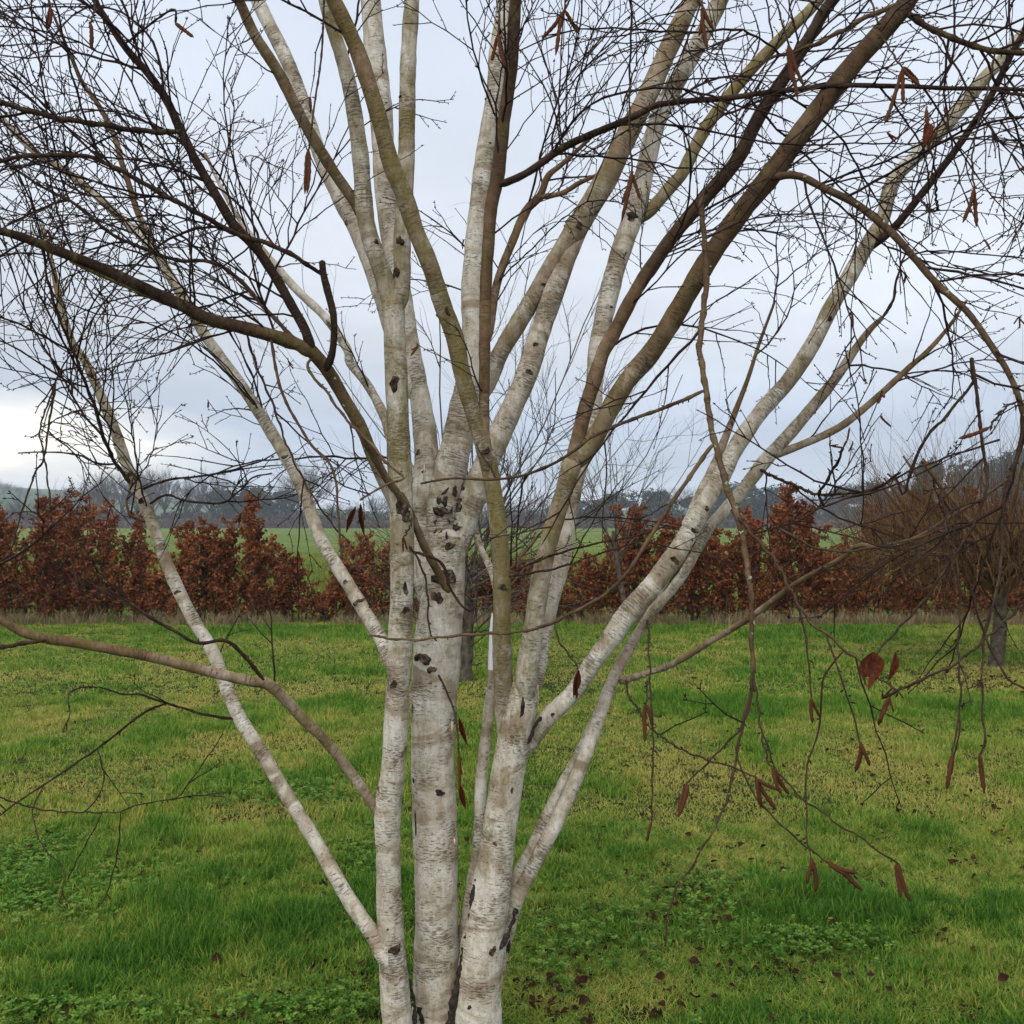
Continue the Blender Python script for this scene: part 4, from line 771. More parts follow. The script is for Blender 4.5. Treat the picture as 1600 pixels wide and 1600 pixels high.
tw([(1208, 475), (1216, 430), (1212, 380), (1222, 330)], (3.2, 3.2), 4, 2, .8)
tw([(1202, 737), (1234, 757), (1279, 771), (1335, 771), (1374, 760), (1405, 740)], (2.1, 1.95), 6, 5, .85)
tw([(1237, 819), (1284, 793), (1335, 774), (1380, 756), (1425, 734), (1480, 715), (1560, 690)], (2.0, 1.9), 4, 4, .85)
tw([(1414, 774), (1425, 731), (1445, 684), (1478, 650), (1520, 600)], (1.95, 2.0), 5, 6, .85)
tw([(1279, 771), (1300, 735), (1318, 700)], (1.97, 1.9), 6, 5, .85, spawn=0)
tw([(1520, 560), (1529, 650), (1535, 706), (1542, 762), (1523, 819), (1507, 844), (1467, 900), (1447, 931), (1417, 971), (1383, 1007), (1372, 1022)], (1.95, 1.8, 1.6), 7, 3.5, .9)
tw([(1160, 800), (1206, 867), (1231, 917), (1256, 962), (1296, 993), (1335, 1024), (1369, 1052), (1414, 1089)], (1.9, 1.75, 1.6), 7, 3.5, .75)
tw([(1620, 930), (1543, 996), (1481, 1041), (1425, 1066), (1380, 1092)], (1.8, 1.6), 6, 4, .8)
tw([(1600, 640), (1594, 698), (1574, 762), (1566, 820), (1563, 875), (1552, 937), (1535, 1000)], (1.9, 1.8), 8, 4, .9)
tw([(1470, 780), (1485, 840), (1498, 903), (1502, 959), (1498, 1016), (1500, 1077), (1498, 1110), (1495, 1160), (1488, 1185)], (1.9, 1.75), 5, 3, .85)
tw([(1505, 860), (1523, 945), (1537, 993), (1574, 1061), (1605, 1078)], (1.85, 1.75), 4.5, 4, .9)
tw([(1552, 940), (1540, 1000), (1535, 1060), (1535, 1130), (1538, 1160), (1528, 1182)], (1.8, 1.7), 4.5, 3, .8)
tw([(1215, 840), (1300, 860), (1420, 845), (1500, 815)], (2.0, 2.0), 5, 4, .7)
# pendulous twigs that end in catkins
CATSPOTS = []
def hang(pts, Y, w0, w1, cats, brown=.8):
    e0 = at(*pts[-1], Y[-1]); y9 = Y[-1]
    tw(pts, Y, w0, w1, brown, .15, spawn=.12, key='h%d' % len(PATHS), turn=False)
    k = list(PATHS)[-1]; e_ = PATHS[k][0]; e_ = e_[int(np.linalg.norm(e_ - e0, axis=1).argmin())]; CATSPOTS.append((e_, PATHS[k][4], [at(a, b, y9) + np.array([0, RNG.normal(0, .006), 0]) for a, b in cats]))
hang([(1172, 1060), (1163, 1126), (1130, 1170), (1095, 1205), (1072, 1224)], (1.76, 1.7), 5, 3, [(1056, 1262), (1060, 1275)])
hang([(1175, 1048), (1187, 1130), (1200, 1180), (1208, 1198)], (1.76, 1.65), 4, 3, [(1228, 1246), (1220, 1240)])
hang([(985, 1090), (1030, 1150), (1105, 1185), (1150, 1200), (1180, 1215)], (1.8, 1.7), 4, 3, [(1216, 1238), (1195, 1262), (1212, 1266)])
hang([(1187, 1130), (1215, 1200), (1250, 1240), (1300, 1280), (1350, 1315), (1400, 1352)], (1.7, 1.6), 4, 3, [(1402, 1400), (1423, 1408)])
hang([(1156, 1185), (1180, 1245), (1210, 1280), (1250, 1315), (1292, 1345)], (1.74, 1.6), 4, 3, [(1325, 1376), (1340, 1362), (1350, 1392)])
hang([(1285, 1060), (1282, 1120), (1275, 1160), (1262, 1200), (1262, 1250), (1262, 1310), (1267, 1340)], (1.7, 1.6), 4, 2.5, [(1263, 1380), (1275, 1395)])
hang([(1290, 985), (1310, 1050), (1335, 1120), (1345, 1160)], (1.68, 1.6), 4, 3, [(1344, 1210), (1364, 1195)])
hang([(1240, 930), (1258, 1000), (1265, 1050), (1270, 1088)], (1.75, 1.7), 4, 3, [(1267, 1130), (1280, 1122)])
hang([(1498, 1110), (1495, 1150), (1488, 1180)], (1.75, 1.72), 4, 3, [(1478, 1233), (1491, 1212)])
hang([(1535, 1120), (1538, 1160), (1528, 1182)], (1.7, 1.7), 4, 3, [(1533, 1237)])
hang([(1425, 1066), (1400, 1080), (1390, 1088)], (1.62, 1.6), 4, 4, [(1374, 1135), (1380, 1128), (1396, 1112)])
hang([(1030, 980), (1015, 1040), (1010, 1090), (1008, 1100)], (1.9, 1.85), 4, 3, [(1011, 1158), (1024, 1135)])
hang([(1030, 1060), (1022, 1150), (1018, 1230), (1016, 1285)], (1.9, 1.85), 4, 3, [(1009, 1315), (1016, 1300)])
hang([(905, -40), (895, -10), (880, 18)], (2.0, 1.9), 5, 4, [(846, 58), (868, 92), (902, 50)])
hang([(785, -40), (782, 20), (778, 58)], (2.0, 1.9), 4, 4, [(769, 96), (784, 107)])
hang([(1090, -40), (1093, -5), (1096, 10)], (2.0, 1.9), 5, 4, [(1092, 55), (1108, 48), (1101, 80)])
hang([(1212, -40), (1220, 30), (1232, 72)], (2.1, 2.0), 4, 3.5, [(1238, 128), (1242, 157), (1256, 135)])
hang([(1345, -40), (1370, 30), (1395, 85), (1408, 108)], (2.1, 2.0), 4, 3.5, [(1388, 198), (1405, 165), (1440, 125), (1430, 140)])
hang([(1462, 330), (1460, 270), (1452, 230)], (2.0, 1.95), 4, 4, [(1449, 165), (1462, 200)])
hang([(1560, 60), (1540, 150), (1520, 240), (1520, 295)], (2.1, 1.95), 4, 3.5, [(1511, 348), (1529, 353)])
hang([(490, -30), (505, 70), (490, 160), (484, 235)], (2.2, 2.1), 4, 3.5, [(470, 302), (480, 304)])
hang([(978, -30), (985, 120), (984, 220), (986, 268)], (2.2, 2.1), 4, 3.5, [(968, 345), (976, 320), (1002, 312)])
hang([(640, 810), (636, 832), (632, 840)], (2.5, 2.48), 3, 3, [(626, 862), (636, 860)])
hang([(110, 1080), (108, 1110), (104, 1128)], (2.4, 2.3), 3, 2.5, [(98, 1143), (101, 1142)])
hang([(103, 1368), (98, 1385), (97, 1392)], (2.5, 2.48), 2.5, 2.5, [(94, 1410), (99, 1409)])
hang([(186, 1268), (182, 1335), (172, 1380), (168, 1394)], (2.45, 2.4), 2.5, 2, [(160, 1410), (170, 1408)])
hang([(75, -30), (80, 10)], (2.1, 2.05), 4, 4, [(78, 48), (70, 40)])
hang([(140, 5), (142, 38)], (2.1, 2.05), 4, 4, [(148, 76), (144, 70)])
hang([(270, 15), (275, 35)], (2.2, 2.15), 4, 4, [(290, 55), (302, 65)])
hang([(1318, 700), (1322, 690)], (1.9, 1.9), 5, 5, [(1328, 668)])
hang([(875, 1000), (895, 1030), (902, 1046)], (2.2, 2.1), 4, 3, [(897, 1092)])
hang([(700, 1050), (712, 1120), (716, 1175)], (2.4, 2.35), 4, 4, [(718, 1240), (716, 1210)])
hang([(1600, 620), (1570, 640), (1545, 665)], (1.9, 1.85), 4, 4, [(1500, 690)])

# catkins ------------------------------------------------------------------------------
def catkin_mesh(seed, bend):
    r = np.random.default_rng(seed); t = Tubes(); u = np.linspace(0, 1, 13); prof = np.interp(u, [0, .05, .2, .8, .95, 1], [.25, .8, 1.0, .97, .72, .2]) * .072
    prof = prof * (1 + .13 * np.cos(np.arange(13) * np.pi)); P = np.stack([bend * u * u, .06 * np.sin(u * 3 + seed), u], 1)
    t.tube(P, prof, 7, .12, phase=seed)
    me = bpy.data.meshes.new('catkin'); me.from_pydata(np.vstack(t.v).tolist(), [], t.f); me.materials.append(CATKIN)
    me.polygons.foreach_set('use_smooth', [True] * len(me.polygons)); me.update(); return me
CATM = [catkin_mesh(k, b) for k, b in enumerate((-.12, .05, .16, .0, -.2))]
ncat = [0]
def catkin(p, tip, parent):
    d = Vector(tip) - Vector(p); L = d.length
    o = bpy.data.objects.new('catkin', CATM[ncat[0] % len(CATM)]); C.objects.link(o); o.parent = parent; ncat[0] += 1
    f = .058 / .062 * .085; o.matrix_basis = Matrix.Translation(Vector(p)) @ d.to_track_quat('Z', 'Y').to_matrix().to_4x4() @ Matrix.Rotation(RNG.random() * 6.28, 4, 'Z') @ Matrix.Diagonal((min(L, .055) * 1.0, min(L, .055) * 1.0, L, 1))
for p, par, tips in CATSPOTS:
    for tip in tips: catkin(p, tip, par)

# fine twigs: each spray grows out of a bough ----------------------------------------------
def spray(tb, p, d, L, r, rng, lvl, droop, curve, cats=None):
    n = max(3, int(L / .038)); st = L / n; pts = [p]; dd = d / np.linalg.norm(d); zz = np.cross(dd, rng.normal(0, 1, 3)); zz /= np.linalg.norm(zz) + 1e-9
    q = p
    for i in range(n):
        dd = dd + zz * (.16 if i % 2 else -.16) + rng.normal(0, .06, 3) + curve * st + np.array([0, 0, -droop * st]); dd /= np.linalg.norm(dd); q = q + dd * st; pts.append(q)
        a = np.cross(dd, rng.normal(0, 1, 3)); a /= np.linalg.norm(a) + 1e-9; u = (i + 1) / n
        if lvl < 2 and i > 0 and rng.random() < (.58 if lvl == 0 else .30):
            nd = dd * math.cos(.75) + a * math.sin(.75) * .9 + np.array([0, 0, .12])
            spray(tb, q, nd, L * (.42 * (1 - u) + .16) * (.6 + .8 * rng.random()) * (1 if lvl == 0 else .9), max(.0012, r * .64), rng, lvl + 1, droop * .7, curve * .4, cats)
        elif rng.random() < .8: tb.bud(q, dd * .55 + a * .7, .0055 + .006 * rng.random(), .0016)
    R = np.linspace(r, max(.0009, r * .42), n + 1); R[::2] *= 1.18; tb.tube(pts, R, 4 if lvl == 0 else 3, cap=False)
    tb.bud(q, dd, .008 + .004 * rng.random(), .0019)
    if cats is not None and lvl <= 1 and rng.random() < .22: cats.append((q, dd))
def grow_twigs(count, seed, each):
    rng = np.random.default_rng(seed); segs = []; wts = []
    for k, (P, R, q, sp, o) in PATHS.items():
        if sp <= 0: continue
        for i in range(2, len(P) - 1):
            r = R[i]
            if r > .020: continue
            w = sp * np.linalg.norm(P[i + 1] - P[i]) * (1.5 if r < .012 else .7)
            z = P[i][2]
            if z < 1.55: w *= .13
            if z < .9: w *= .3
            # pixel place decides how twiggy the crown is there
            px = 800 + P[i][0] / P[i][1] * FOC; py = HOR - (P[i][2] - EYE) / P[i][1] * FOC
            if 480 < px < 760: w *= .35
            if px < 480 and py < 600: w *= 1.0
            if px > 1150 and py < 420: w *= 1.1
            if px > 1150 and 420 <= py < 900: w *= .5
            segs.append((k, i)); wts.append(w)
    wts = np.array(wts); wts /= wts.sum(); tb = Tubes()
    made = 0; tries = 0
    while made < count and tries < count * 6:
        tries += 1
        k, i = segs[rng.choice(len(segs), p=wts)]; P, R, q, sp, o = PATHS[k]
        T = P[i + 1] - P[i - 1]; T /= np.linalg.norm(T); a = rng.normal(0, 1, 3); a[1] *= .8; a -= a @ T * T; a /= np.linalg.norm(a)
        an = .45 + .6 * rng.random(); d = T * math.cos(an) + a * math.sin(an) + np.array([0, 0, .15]); L = (.22 + .62 * rng.random() ** 1.3)
        if R[i] < .004: L *= .5
        if P[i][2] < 1.6: L = min(L, .30)
        if k[0] in 'ht' and P[i][2] < 1.35: L = min(L, .13)
        droop = (.9 * rng.random() if P[i][2] > 1.7 else .4 * rng.random()) * (1.8 if rng.random() < .3 else 1); curve = rng.normal(0, 1.0, 3); r0 = min(R[i] * .75, .0015 + .0014 * (L / .8) + .0008 * rng.random())
        e = P[i] + d / np.linalg.norm(d) * L
        if e[1] < 1.35: continue
        t = tb if not each else Tubes(); cats = [] if each else None
        spray(t, P[i], d, L, r0, rng, 0, droop, curve, cats); made += 1
        if each:
            ob = t.build('twig', TWIG, birch, False)
            for cq, cd in cats:
                if ncat[0] < 285 and rng.random() < .30:
                    m = rng.integers(1, 4)
                    for _ in range(m):
                        v = cd * .4 + np.array([0, 0, -.7]) + rng.normal(0, .35, 3); v /= np.linalg.norm(v); catkin(cq, cq + v * (.022 + .016 * rng.random()), ob)
    if not each:
        o = tb.build('fine_twigs', TWIG, birch, False); o['kind'] = 'stuff'
grow_twigs(235, 51, True)
grow_twigs(270, 52, False)

# knots, wounds, seams ------------------------------------------------------------------
def on_stem(px, py, keys):
    best = None
    for k in keys:
        P, R, q, _, o = PATHS[k]; X = 800 + P[:, 0] / P[:, 1] * FOC; Z = HOR - (P[:, 2] - EYE) / P[:, 1] * FOC; d = np.hypot(X - px, Z - py); i = int(d.argmin())
        if best is None or d[i] < best[0]: best = (d[i], k, i)
    _, k, i = best; P, R, q, _, o = PATHS[k]; dx = (px - 800) / FOC * P[i, 1] - P[i, 0]; dx = np.clip(dx, -R[i] * .85, R[i] * .85); dy = -math.sqrt(max(R[i] ** 2 - dx ** 2, 1e-8))
    c = P[i] + np.array([dx, dy, 0]); nrm = np.array([dx, dy, 0.0]); nrm /= np.linalg.norm(nrm); T = P[min(i + 2, len(P) - 1)] - P[max(i - 2, 0)]; T /= np.linalg.norm(T)
    return c, nrm, T, o, P[i, 1]
def knot(c, nrm, T, o, w, h, seed, mat=None, name='knot', relief=.35):
    """a raised, cracked scar of irregular outline sitting on the stem"""
    r = np.random.default_rng(seed); T = T - nrm * (T @ nrm); T /= np.linalg.norm(T); S = np.cross(T, nrm); V = []; F = []; rings = 4; k = 14; ph = r.random(4) * 6.28
    depth = min(w, h) * relief
    for j in range(rings):
        u = (j + 1) / rings
        for i in range(k):
            a = i / k * 6.283; g = 1 + .22 * math.sin(2 * a + ph[0]) + .16 * math.sin(3 * a + ph[1]) + .13 * math.sin(5 * a + ph[2]) * u; rr = u * g
            z = depth * ((1 - u ** 2) * (.35 + .5 * r.random()) + (.30 if .4 < u < .8 else 0)) - (.35 * depth + (rr * w / 2) ** 2 * 6) * (u > .95)
            V.append(c + S * math.cos(a) * w / 2 * rr + T * math.sin(a) * h / 2 * rr + nrm * z)
    V.append(c + nrm * depth * .25); n0 = len(V) - 1
    for i in range(k): F.append((n0, i, (i + 1) % k))
    for j in range(rings - 1):
        for i in range(k): F.append((j * k + i, (j + 1) * k + i, (j + 1) * k + (i + 1) % k, j * k + (i + 1) % k))
    mesh_obj(name, V, F, mat or KNOT, o, smooth=False)
STEMS = ['S1', 'S2', 'S2A', 'S3', 'S4', 'S5', 'S5L', 'S5R', 'S6', 'S6A', 'S6B', 'S7', 'S9', 'S10', 'S11', 'S12', 'S1L', 'S1R', 'D', 'WL', 'S6R', 'S6L', 'S13']
ks = 0
for px, py, w, h, keys in ((665, 1032, 24, 17, ['S2']), (652, 1028, 10, 12, ['S2']), (677, 1034, 14, 11, ['S2']), (617, 1063, 13, 13, ['S1']), (620, 1482, 24, 14, ['S1']), (690, 1225, 15, 11, ['S2']), (651, 1285, 6, 44, ['S2']), (646, 1220, 6, 10, ['S2']), (643, 1102, 9, 18, ['S2']), (704, 853, 17, 12, ['S2', 'S4']), (697, 905, 34, 30, ['S2']),
                           (690, 806, 20, 20, ['S2', 'S3']), (708, 818, 16, 14, ['S2', 'S4']), (716, 790, 17, 17, ['S4', 'S3']), (697, 790, 13, 18, ['S3']), (712, 770, 11, 18, ['S3', 'S4']), (722, 762, 9, 10, ['S4']), (686, 935, 20, 22, ['S2']), (700, 800, 22, 16, ['S4']), (562, 943, 18, 9, ['S12']), (541, 908, 10, 6, ['S12']), (447, 714, 10, 7, ['S12']), (387, 623, 9, 8, ['S12']), (1052, 872, 14, 10, ['S7']), (1083, 835, 12, 8, ['S7']), (1102, 800, 9, 10, ['S7']), (1294, 505, 9, 9, ['S7']),
                           (618, 608, 16, 26, ['S1']), (655, 712, 9, 11, ['S2A']), (827, 590, 11, 9, ['S4']), (836, 537, 9, 7, ['S4']), (850, 445, 9, 7, ['D']), (774, 1304, 8, 8, ['S6']), (770, 1478, 13, 16, ['S6']), (795, 1480, 9, 26, ['S6', 'S9']), (820, 1145, 10, 34, ['S6', 'S7']), (863, 1110, 7, 7, ['S7']), (816, 1100, 7, 34, ['S6']), (626, 378, 14, 14, ['S1R']), (590, 375, 10, 8, ['S1L']), (542, 350, 10, 9, ['WL']),
                           (630, 785, 24, 34, ['S1']), (635, 800, 20, 24, ['S1']), (636, 945, 12, 14, ['S1']), (635, 920, 10, 22, ['S1']), (205, 738, 12, 8, ['S11']), (224, 788, 12, 9, ['S11']), (280, 928, 10, 7, ['S11']), (225, 745, 9, 16, ['S11']), (800, 1225, 5, 8, ['S6']), (735, 1558, 7, 7, ['S6']), (786, 912, 18, 10, ['S5']), (760, 708, 14, 12, ['S5L']), (620, 430, 12, 22, ['S1', 'S1R']), (700, 480, 10, 14, ['S5L']), (985, 338, 20, 16, ['S6B']), (905, 355, 14, 12, ['D'])):
    c, nr, T, o, Y = on_stem(px, py, keys); ks += 1; knot(c, nr, T, o, w * Y / FOC, h * Y / FOC, ks, relief=.2)
c, nr, T, o, Y = on_stem(693, 905, ['S2']); knot(c + nr * .002, nr, T, o, .030, .062, 91, RUSTWOOD, 'wound', .3)
rk = np.random.default_rng(5)
for k in STEMS:        # scars all round the stems
    P, R, q, _, o = PATHS[k]
    for _ in range(int(q[-1] * 2.2) + 1):
        i = int(rk.integers(3, len(P) - 3)); a = rk.random() * 6.283
        T = P[i + 2] - P[i - 2]; T /= np.linalg.norm(T); e = np.cross(T, [0, 1, 0]); e /= np.linalg.norm(e); f = np.cross(T, e); nr = e * math.cos(a) + f * math.sin(a); s = min(R[i], .016) * (.25 + .45 * rk.random())
        ks += 1; knot(P[i] + nr * R[i], nr, T, o, s * 1.3, s * .8, 200 + ks)
def seam(pts, Y, w, name='bark_seam'):
    r = np.random.default_rng(int(pts[0][0])); P = [np.append(at(a, b, y), (w * (.7 + .6 * r.random())) / 2 / FOC * y) for (a, b), y in zip(pts, np.linspace(Y[0], Y[1], len(pts)))]
    Q, q = resample(P, .008); Q[:, 0] += r.normal(0, .0016, len(Q)); R = Q[:, 3] * (.55 + .7 * r.random(len(Q))); t = Tubes(); t.tube(Q[:, :3], R, 6, .3, (0, .2, .95, 0), phase=3.0); t.build(name, BARK, birch)
seam([(748, 1372), (741, 1400), (738, 1430), (730, 1470), (722, 1500), (716, 1530), (709, 1560), (704, 1600), (702, 1650)], (2.82, 2.79), 11)
seam([(717, 1535), (712, 1570), (706, 1620)], (2.80, 2.79), 9)
seam([(806, 1420), (800, 1445), (790, 1465), (778, 1485), (772, 1500)], (2.81, 2.80), 9)
seam([(640, 1530), (645, 1560), (648, 1600), (646, 1650)], (2.80, 2.80), 6)
seam([(655, 1575), (660, 1600), (662, 1640)], (2.84, 2.83), 8)
seam([(845, 1120), (836, 1135), (826, 1155), (818, 1172)], (2.80, 2.80), 6)
def fork_bark():     # shredded dark bark in the main fork
    r = np.random.default_rng(12)
    for i in range(26):
        c, nr, T, o, Y = on_stem(r.uniform(680, 722), r.uniform(775, 835), ['S2', 'S3', 'S4']); t = Tubes(); d = np.array([r.normal(0, .5), -.2, r.normal(0, 1)]); d /= np.linalg.norm(d); L = .012 + .022 * r.random()
        t.tube([c - d * L * .5, c + nr * .004 + r.normal(0, .002, 3), c + d * L * .5], [.002, .0042, .0015], 5, .3, (0, .2, .9, 0)); t.build('bark_flake', BARK, o)
fork_bark()
# curls of peeling bark
def curl(px, py, keys, L, w, seed, mat=PAPER, lean=(0, 0, 1)):
    c, nr, T, o, Y = on_stem(px, py, keys); r = np.random.default_rng(seed); T = T - nr * (T @ nr); T = T + np.array(lean) * .3; T /= np.linalg.norm(T); S = np.cross(T, nr); V = []; F = []; n = 7
    for i in range(n):
        u = i / (n - 1); ang = 2.2 * u; off = w * (math.sin(ang) / 2.2); hgt = w * (1 - math.cos(ang)) / 2.2 + .0012
        for s in (-1, 1):
            for th in (0, .0007): V.append(c + S * (off - w * .3) + nr * (hgt + th) + T * s * L / 2 * (1 - .35 * u * r.random()))
    for i in range(n - 1):
        a = 4 * i; b = a + 4
        F += [(a, a + 2, b + 2, b), (a + 1, b + 1, b + 3, a + 3), (a, b, b + 1, a + 1), (a + 2, a + 3, b + 3, b + 2)]
    F += [(0, 1, 3, 2), (4 * n - 4, 4 * n - 2, 4 * n - 1, 4 * n - 3)]
    mesh_obj('bark_curl', V, F, mat, o)
for i, (px, py, ks_, L, w) in enumerate(((711, 1140, ['S2'], .045, .009), (712, 1303, ['S2'], .02, .006), (666, 1530, ['S2'], .05, .007), (735, 1440, ['S10'], .05, .008), (652, 890, ['S2A', 'S2'], .06, .010), (665, 740, ['S2A'], .05, .008))):
    curl(px, py, ks_, L, w, 400 + i)
def white_strip():
    P = [np.append(at(a, b, 2.93), w / 2 / FOC * 2.93) for a, b, w in ((769, 1046, 14), (770, 1020, 14), (770, 995, 12), (769, 975, 7), (769, 958, 1.5))]
    Q, q = resample(P, .01); t = Tubes(); t.tube(Q[:, :3], Q[:, 3], 10, .03); t.build('pale_bark_strip', WHITEBARK, birch)
white_strip()
# lichen on the hanging boughs
def lichen(key, n, seed, mat=LICHEN):
    r = np.random.default_rng(seed); P, R, q, _, o = PATHS[key]
    for _ in range(n):
        i = int(r.integers(4, len(P) - 4)); t = Tubes(); c = P[i] + np.array([r.normal(0, .4), -1, r.normal(0, .3)]) * R[i] * .85
        for _2 in range(7):
            d = r.normal(0, 1, 3); d[1] = -abs(d[1]); t.bud(c, d, min(R[i], .007) * (.5 + .6 * r.random()), min(R[i], .007) * .28)
        t.build('lichen', mat, o, False)
lichen('HANG', 14, 1); lichen('CURVE', 5, 2); lichen('R1038', 4, 3); lichen('S6R', 5, 4); lichen('S9', 4, 6, YLICHEN); lichen('S6A', 3, 7, YLICHEN); lichen('S13', 4, 8)

# withered leaves still on the twigs ------------------------------------------------------
def leaf_mesh(name, seed, curlv, mat, torn=False):
    r = np.random.default_rng(seed); V = []; F = []; n = 7; m = 5
    for i in range(n):
        u = i / (n - 1); w = .52 * math.sin(math.pi * min(1, u ** .7 * .97 + .03)) * (1 - .25 * u)
        for j in range(m):
            s = (j / (m - 1) - .5) * 2; jag = 1 + (.12 * r.random() if abs(s) == 1 else 0)
            a = s * curlv; V.append((w * math.sin(a) / (curlv + 1e-3) * jag, -u + (.06 * r.random() if i == n - 1 else 0), .25 * math.sin(u * 3 + seed) * .4 + w * (1 - math.cos(a)) / (curlv + 1e-3) + .03 * r.random()))
    for i in range(n - 1):
        for j in range(m - 1):
            if torn and i >= n - 3 and (i + j) % 4 == 1: continue
            F.append((i * m + j, i * m + j + 1, (i + 1) * m + j + 1, (i + 1) * m + j))
    me = bpy.data.meshes.new(name); me.from_pydata(V, [], F); me.materials.append(mat); me.polygons.foreach_set('use_smooth', [True] * len(F)); me.update(); return me
LEAFM = [leaf_mesh('withered_leaf', 3, .5, DEADLEAF, True), leaf_mesh('withered_leaf', 5, 1.5, DEADLEAF), leaf_mesh('withered_leaf', 8, 2.2, DEADLEAF)]
def hang_leaf(px, py, Y, L, rx, rz, m, wid=1.0):
    o = bpy.data.objects.new('withered_leaf', LEAFM[m]); C.objects.link(o); o.parent = birch; o.matrix_parent_inverse = Matrix.Translation(-Vector(birch.location))
    o.location = at(px, py, Y); o.rotation_euler = (math.radians(90 + rx), 0, 0); o.rotation_euler.y = math.radians(rz); s = L * Y / FOC; o.scale = (s * wid, s, s)
hang_leaf(1364, 1018, 1.60, 66, 10, 3, 0, .62); hang_leaf(1400, 1020, 1.6, 48, 12, 14, 1, .34)
hang_leaf(558, 790, 2.4, 52, 15, 25, 2, .34); hang_leaf(565, 785, 2.41, 58, 10, -2, 2, .28); hang_leaf(904, 1046, 2.1, 48, 5, 10, 2, .6); hang_leaf(718, 1120, 2.35, 50, 5, -14, 2, .4); hang_leaf(1450, 190, 1.94, 40, 10, 10, 1, .6); hang_leaf(720, 1225, 2.3, 45, 5, -10, 2, .5)

# ------------------------------------------------------------------ fallen leaves on the lawn
FALLM = [leaf_mesh('fallen_leaf', 20 + k, .35 + .25 * k, LITTER) for k in range(4)]
def fallen():
    r = np.random.default_rng(31); spots = []
    for px, py, sx, sy, n in ((1130, 1350, 50, 20, 5), (1215, 1400, 30, 18, 6), (1450, 1470, 30, 12, 8), (1290, 1200, 90, 30, 9), (1480, 1360, 60, 14, 8), (1560, 1280, 40, 16, 5), (1330, 1530, 90, 30, 8), (860, 1540, 60, 30, 7), (1080, 1580, 40, 15, 6), (270, 1470, 40, 20, 4), (260, 1260, 60, 14, 8), (60, 1310, 40, 20, 5), (140, 1420, 80, 25, 6), (980, 1330, 60, 20, 5),
                            (1540, 1075, 60, 12, 22), (1470, 1065, 40, 8, 10), (1000, 1500, 90, 30, 6), (700, 1250, 350, 120, 14), (1230, 1540, 180, 50, 12), (1380, 1400, 150, 40, 10), (430, 1540, 100, 30, 5), (1130, 1150, 200, 30, 8), (760, 1085, 40, 8, 6), (60, 1585, 60, 10, 6), (550, 1200, 60, 60, 4)):
        for _ in range(n): spots.append((px + r.normal() * sx, py + r.normal() * sy))
    g = 0
    for px, py in spots:
        if py < 1000 or py > 1660: continue
        p = ground_at(px, py); o = bpy.data.objects.new('fallen_leaf', FALLM[int(r.integers(0, 4))]); C.objects.link(o); o.location = (p[0], p[1], .022 + .02 * r.random()); o.rotation_euler = (r.normal(0, .35), r.normal(0, .35), r.random() * 6.28)
        s = .024 + .018 * r.random(); o.scale = (s, s, s)
        nb = math.hypot(p[0] - TB[0], p[1] - TB[1])
        if 1430 < px and py < 1110: lb, gp = 'dead brown leaf lying on the worn ring round the grey-trunked tree', 'leaves round the grey-trunked tree'
        elif nb < .75: lb, gp = 'dead brown leaf on the grass close round the white trunks', 'leaves round the birch'
        elif p[1] > 6: lb, gp = 'small dead leaf on the open lawn between birch and hedge', 'leaves on the open lawn'
        elif p[0] < TB[0]: lb, gp = 'dead leaf on the grass below the low tan bough', 'leaves below the low bough'
        else: lb, gp = 'dead curled brown leaf on the grass below the drooping catkin twigs', 'leaves below the catkin twigs'
        tag(o, lb, 'leaf', gp)
fallen()
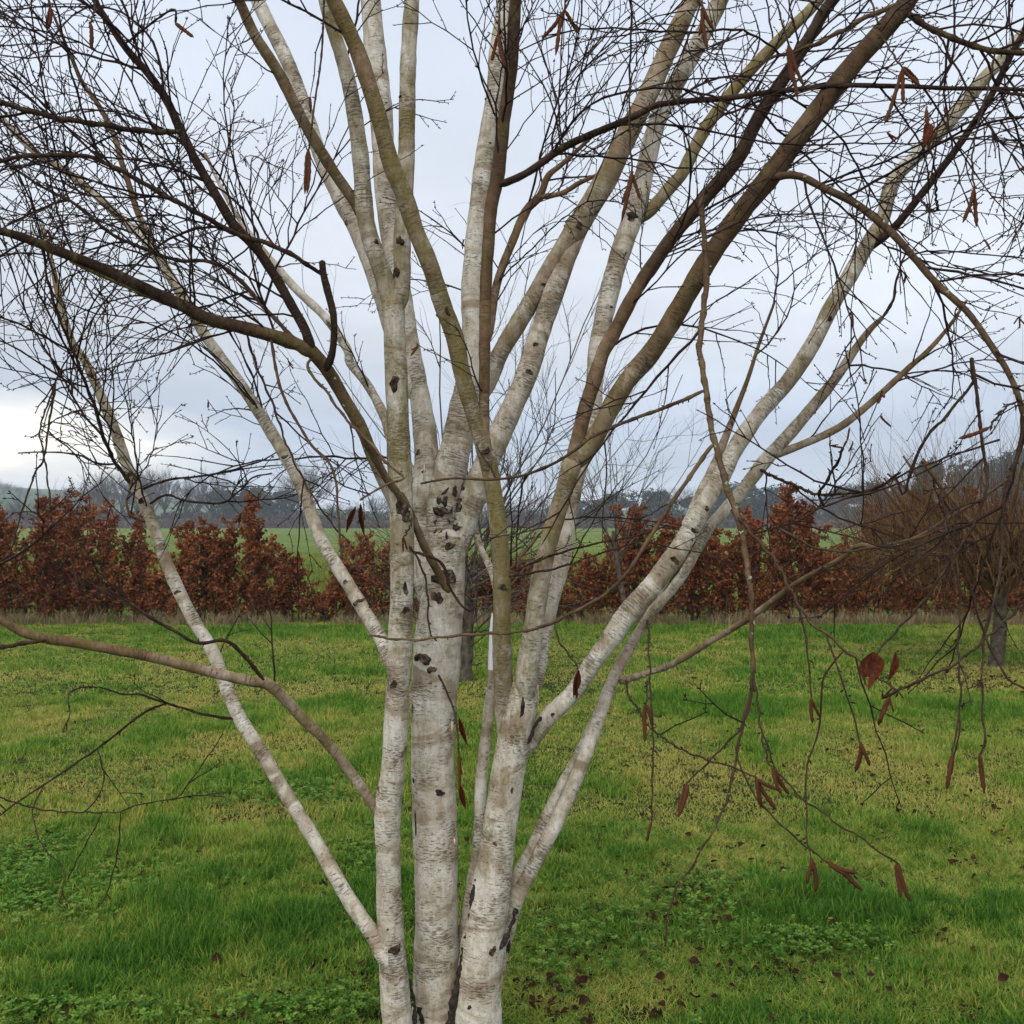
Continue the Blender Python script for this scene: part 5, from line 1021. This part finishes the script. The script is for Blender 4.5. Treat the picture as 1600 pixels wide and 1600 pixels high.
def worm_casts():
    r = np.random.default_rng(8); SOIL = mat_simple('wet_soil', [(0.3, (0.010, 0.008, 0.006)), (0.7, (0.035, 0.025, 0.018))], 80, .9); t = Tubes()
    for _ in range(160):
        px, py = r.uniform(-20, 1620), 1010 + 600 * r.random() ** .9; p = ground_at(px, py)
        for _2 in range(7): t.bud(p + np.array([r.normal(0, .014), r.normal(0, .014), .004]), np.array([r.normal(), r.normal(), 1.2]), .012 + .018 * r.random(), .006 + .004 * r.random())
    o = t.build('worm_casts', SOIL, None, False); tag(o, 'dark crumbs of wet soil dotted through the lawn', 'soil', kind='stuff')
worm_casts()
def litter():
    r = np.random.default_rng(91); V = []; F = []; n = 0
    for _ in range(9000):
        px, py = r.uniform(-60, 1660), 1000 + 640 * r.random(); p = ground_at(px, py)
        v = value_noise(np.array([p[0]]), np.array([p[1]]), .16, 401)[0] * .6 + value_noise(np.array([p[0]]), np.array([p[1]]), .6, 402)[0] * .5
        if v < .74 or (p[0] < 0 and r.random() < .5): continue
        c = np.array([p[0], p[1], .012 + .022 * r.random()]); a = r.normal(0, 1, 3); a[2] *= .5; a /= np.linalg.norm(a); b = np.cross(a, [r.normal(0, .4), r.normal(0, .4), 1]); b /= np.linalg.norm(b); s = .006 + .014 * r.random()
        V += [c - a * s, c - b * s * .6 + [0, 0, .004], c + a * s * 1.1, c + b * s * .6 + [0, 0, .006]]; F.append((n, n + 1, n + 2)); F.append((n, n + 2, n + 3)); n += 4
    o = mesh_obj('leaf_litter', np.array(V), F, LITTER, smooth=False); tag(o, 'dark crumbled leaf scraps caught between the grass blades', 'litter', kind='stuff')
litter()

# ------------------------------------------------------------------ damp air
def haze():
    x0, x1, y0, y1, z0, z1 = -905, 905, -8, 905, -2.5, 62
    V = [(x, y, z) for z in (z0, z1) for y in (y0, y1) for x in (x0, x1)]; F = [(0, 2, 3, 1), (4, 5, 7, 6), (0, 1, 5, 4), (2, 6, 7, 3), (0, 4, 6, 2), (1, 3, 7, 5)]
    m = bpy.data.materials.new('damp_air'); m.use_nodes = True; t = m.node_tree; t.nodes.clear(); out = N(t, 'ShaderNodeOutputMaterial'); v = N(t, 'ShaderNodeVolumePrincipled')
    v.inputs['Color'].default_value = (.86, .92, 1.0, 1); v.inputs['Density'].default_value = .0007; v.inputs['Anisotropy'].default_value = 0.2; t.links.new(v.outputs[0], out.inputs['Volume'])
    o = mesh_obj('haze', V, F, m, smooth=False); tag(o, 'thin damp haze over the field and far trees', 'haze', kind='stuff')
haze()
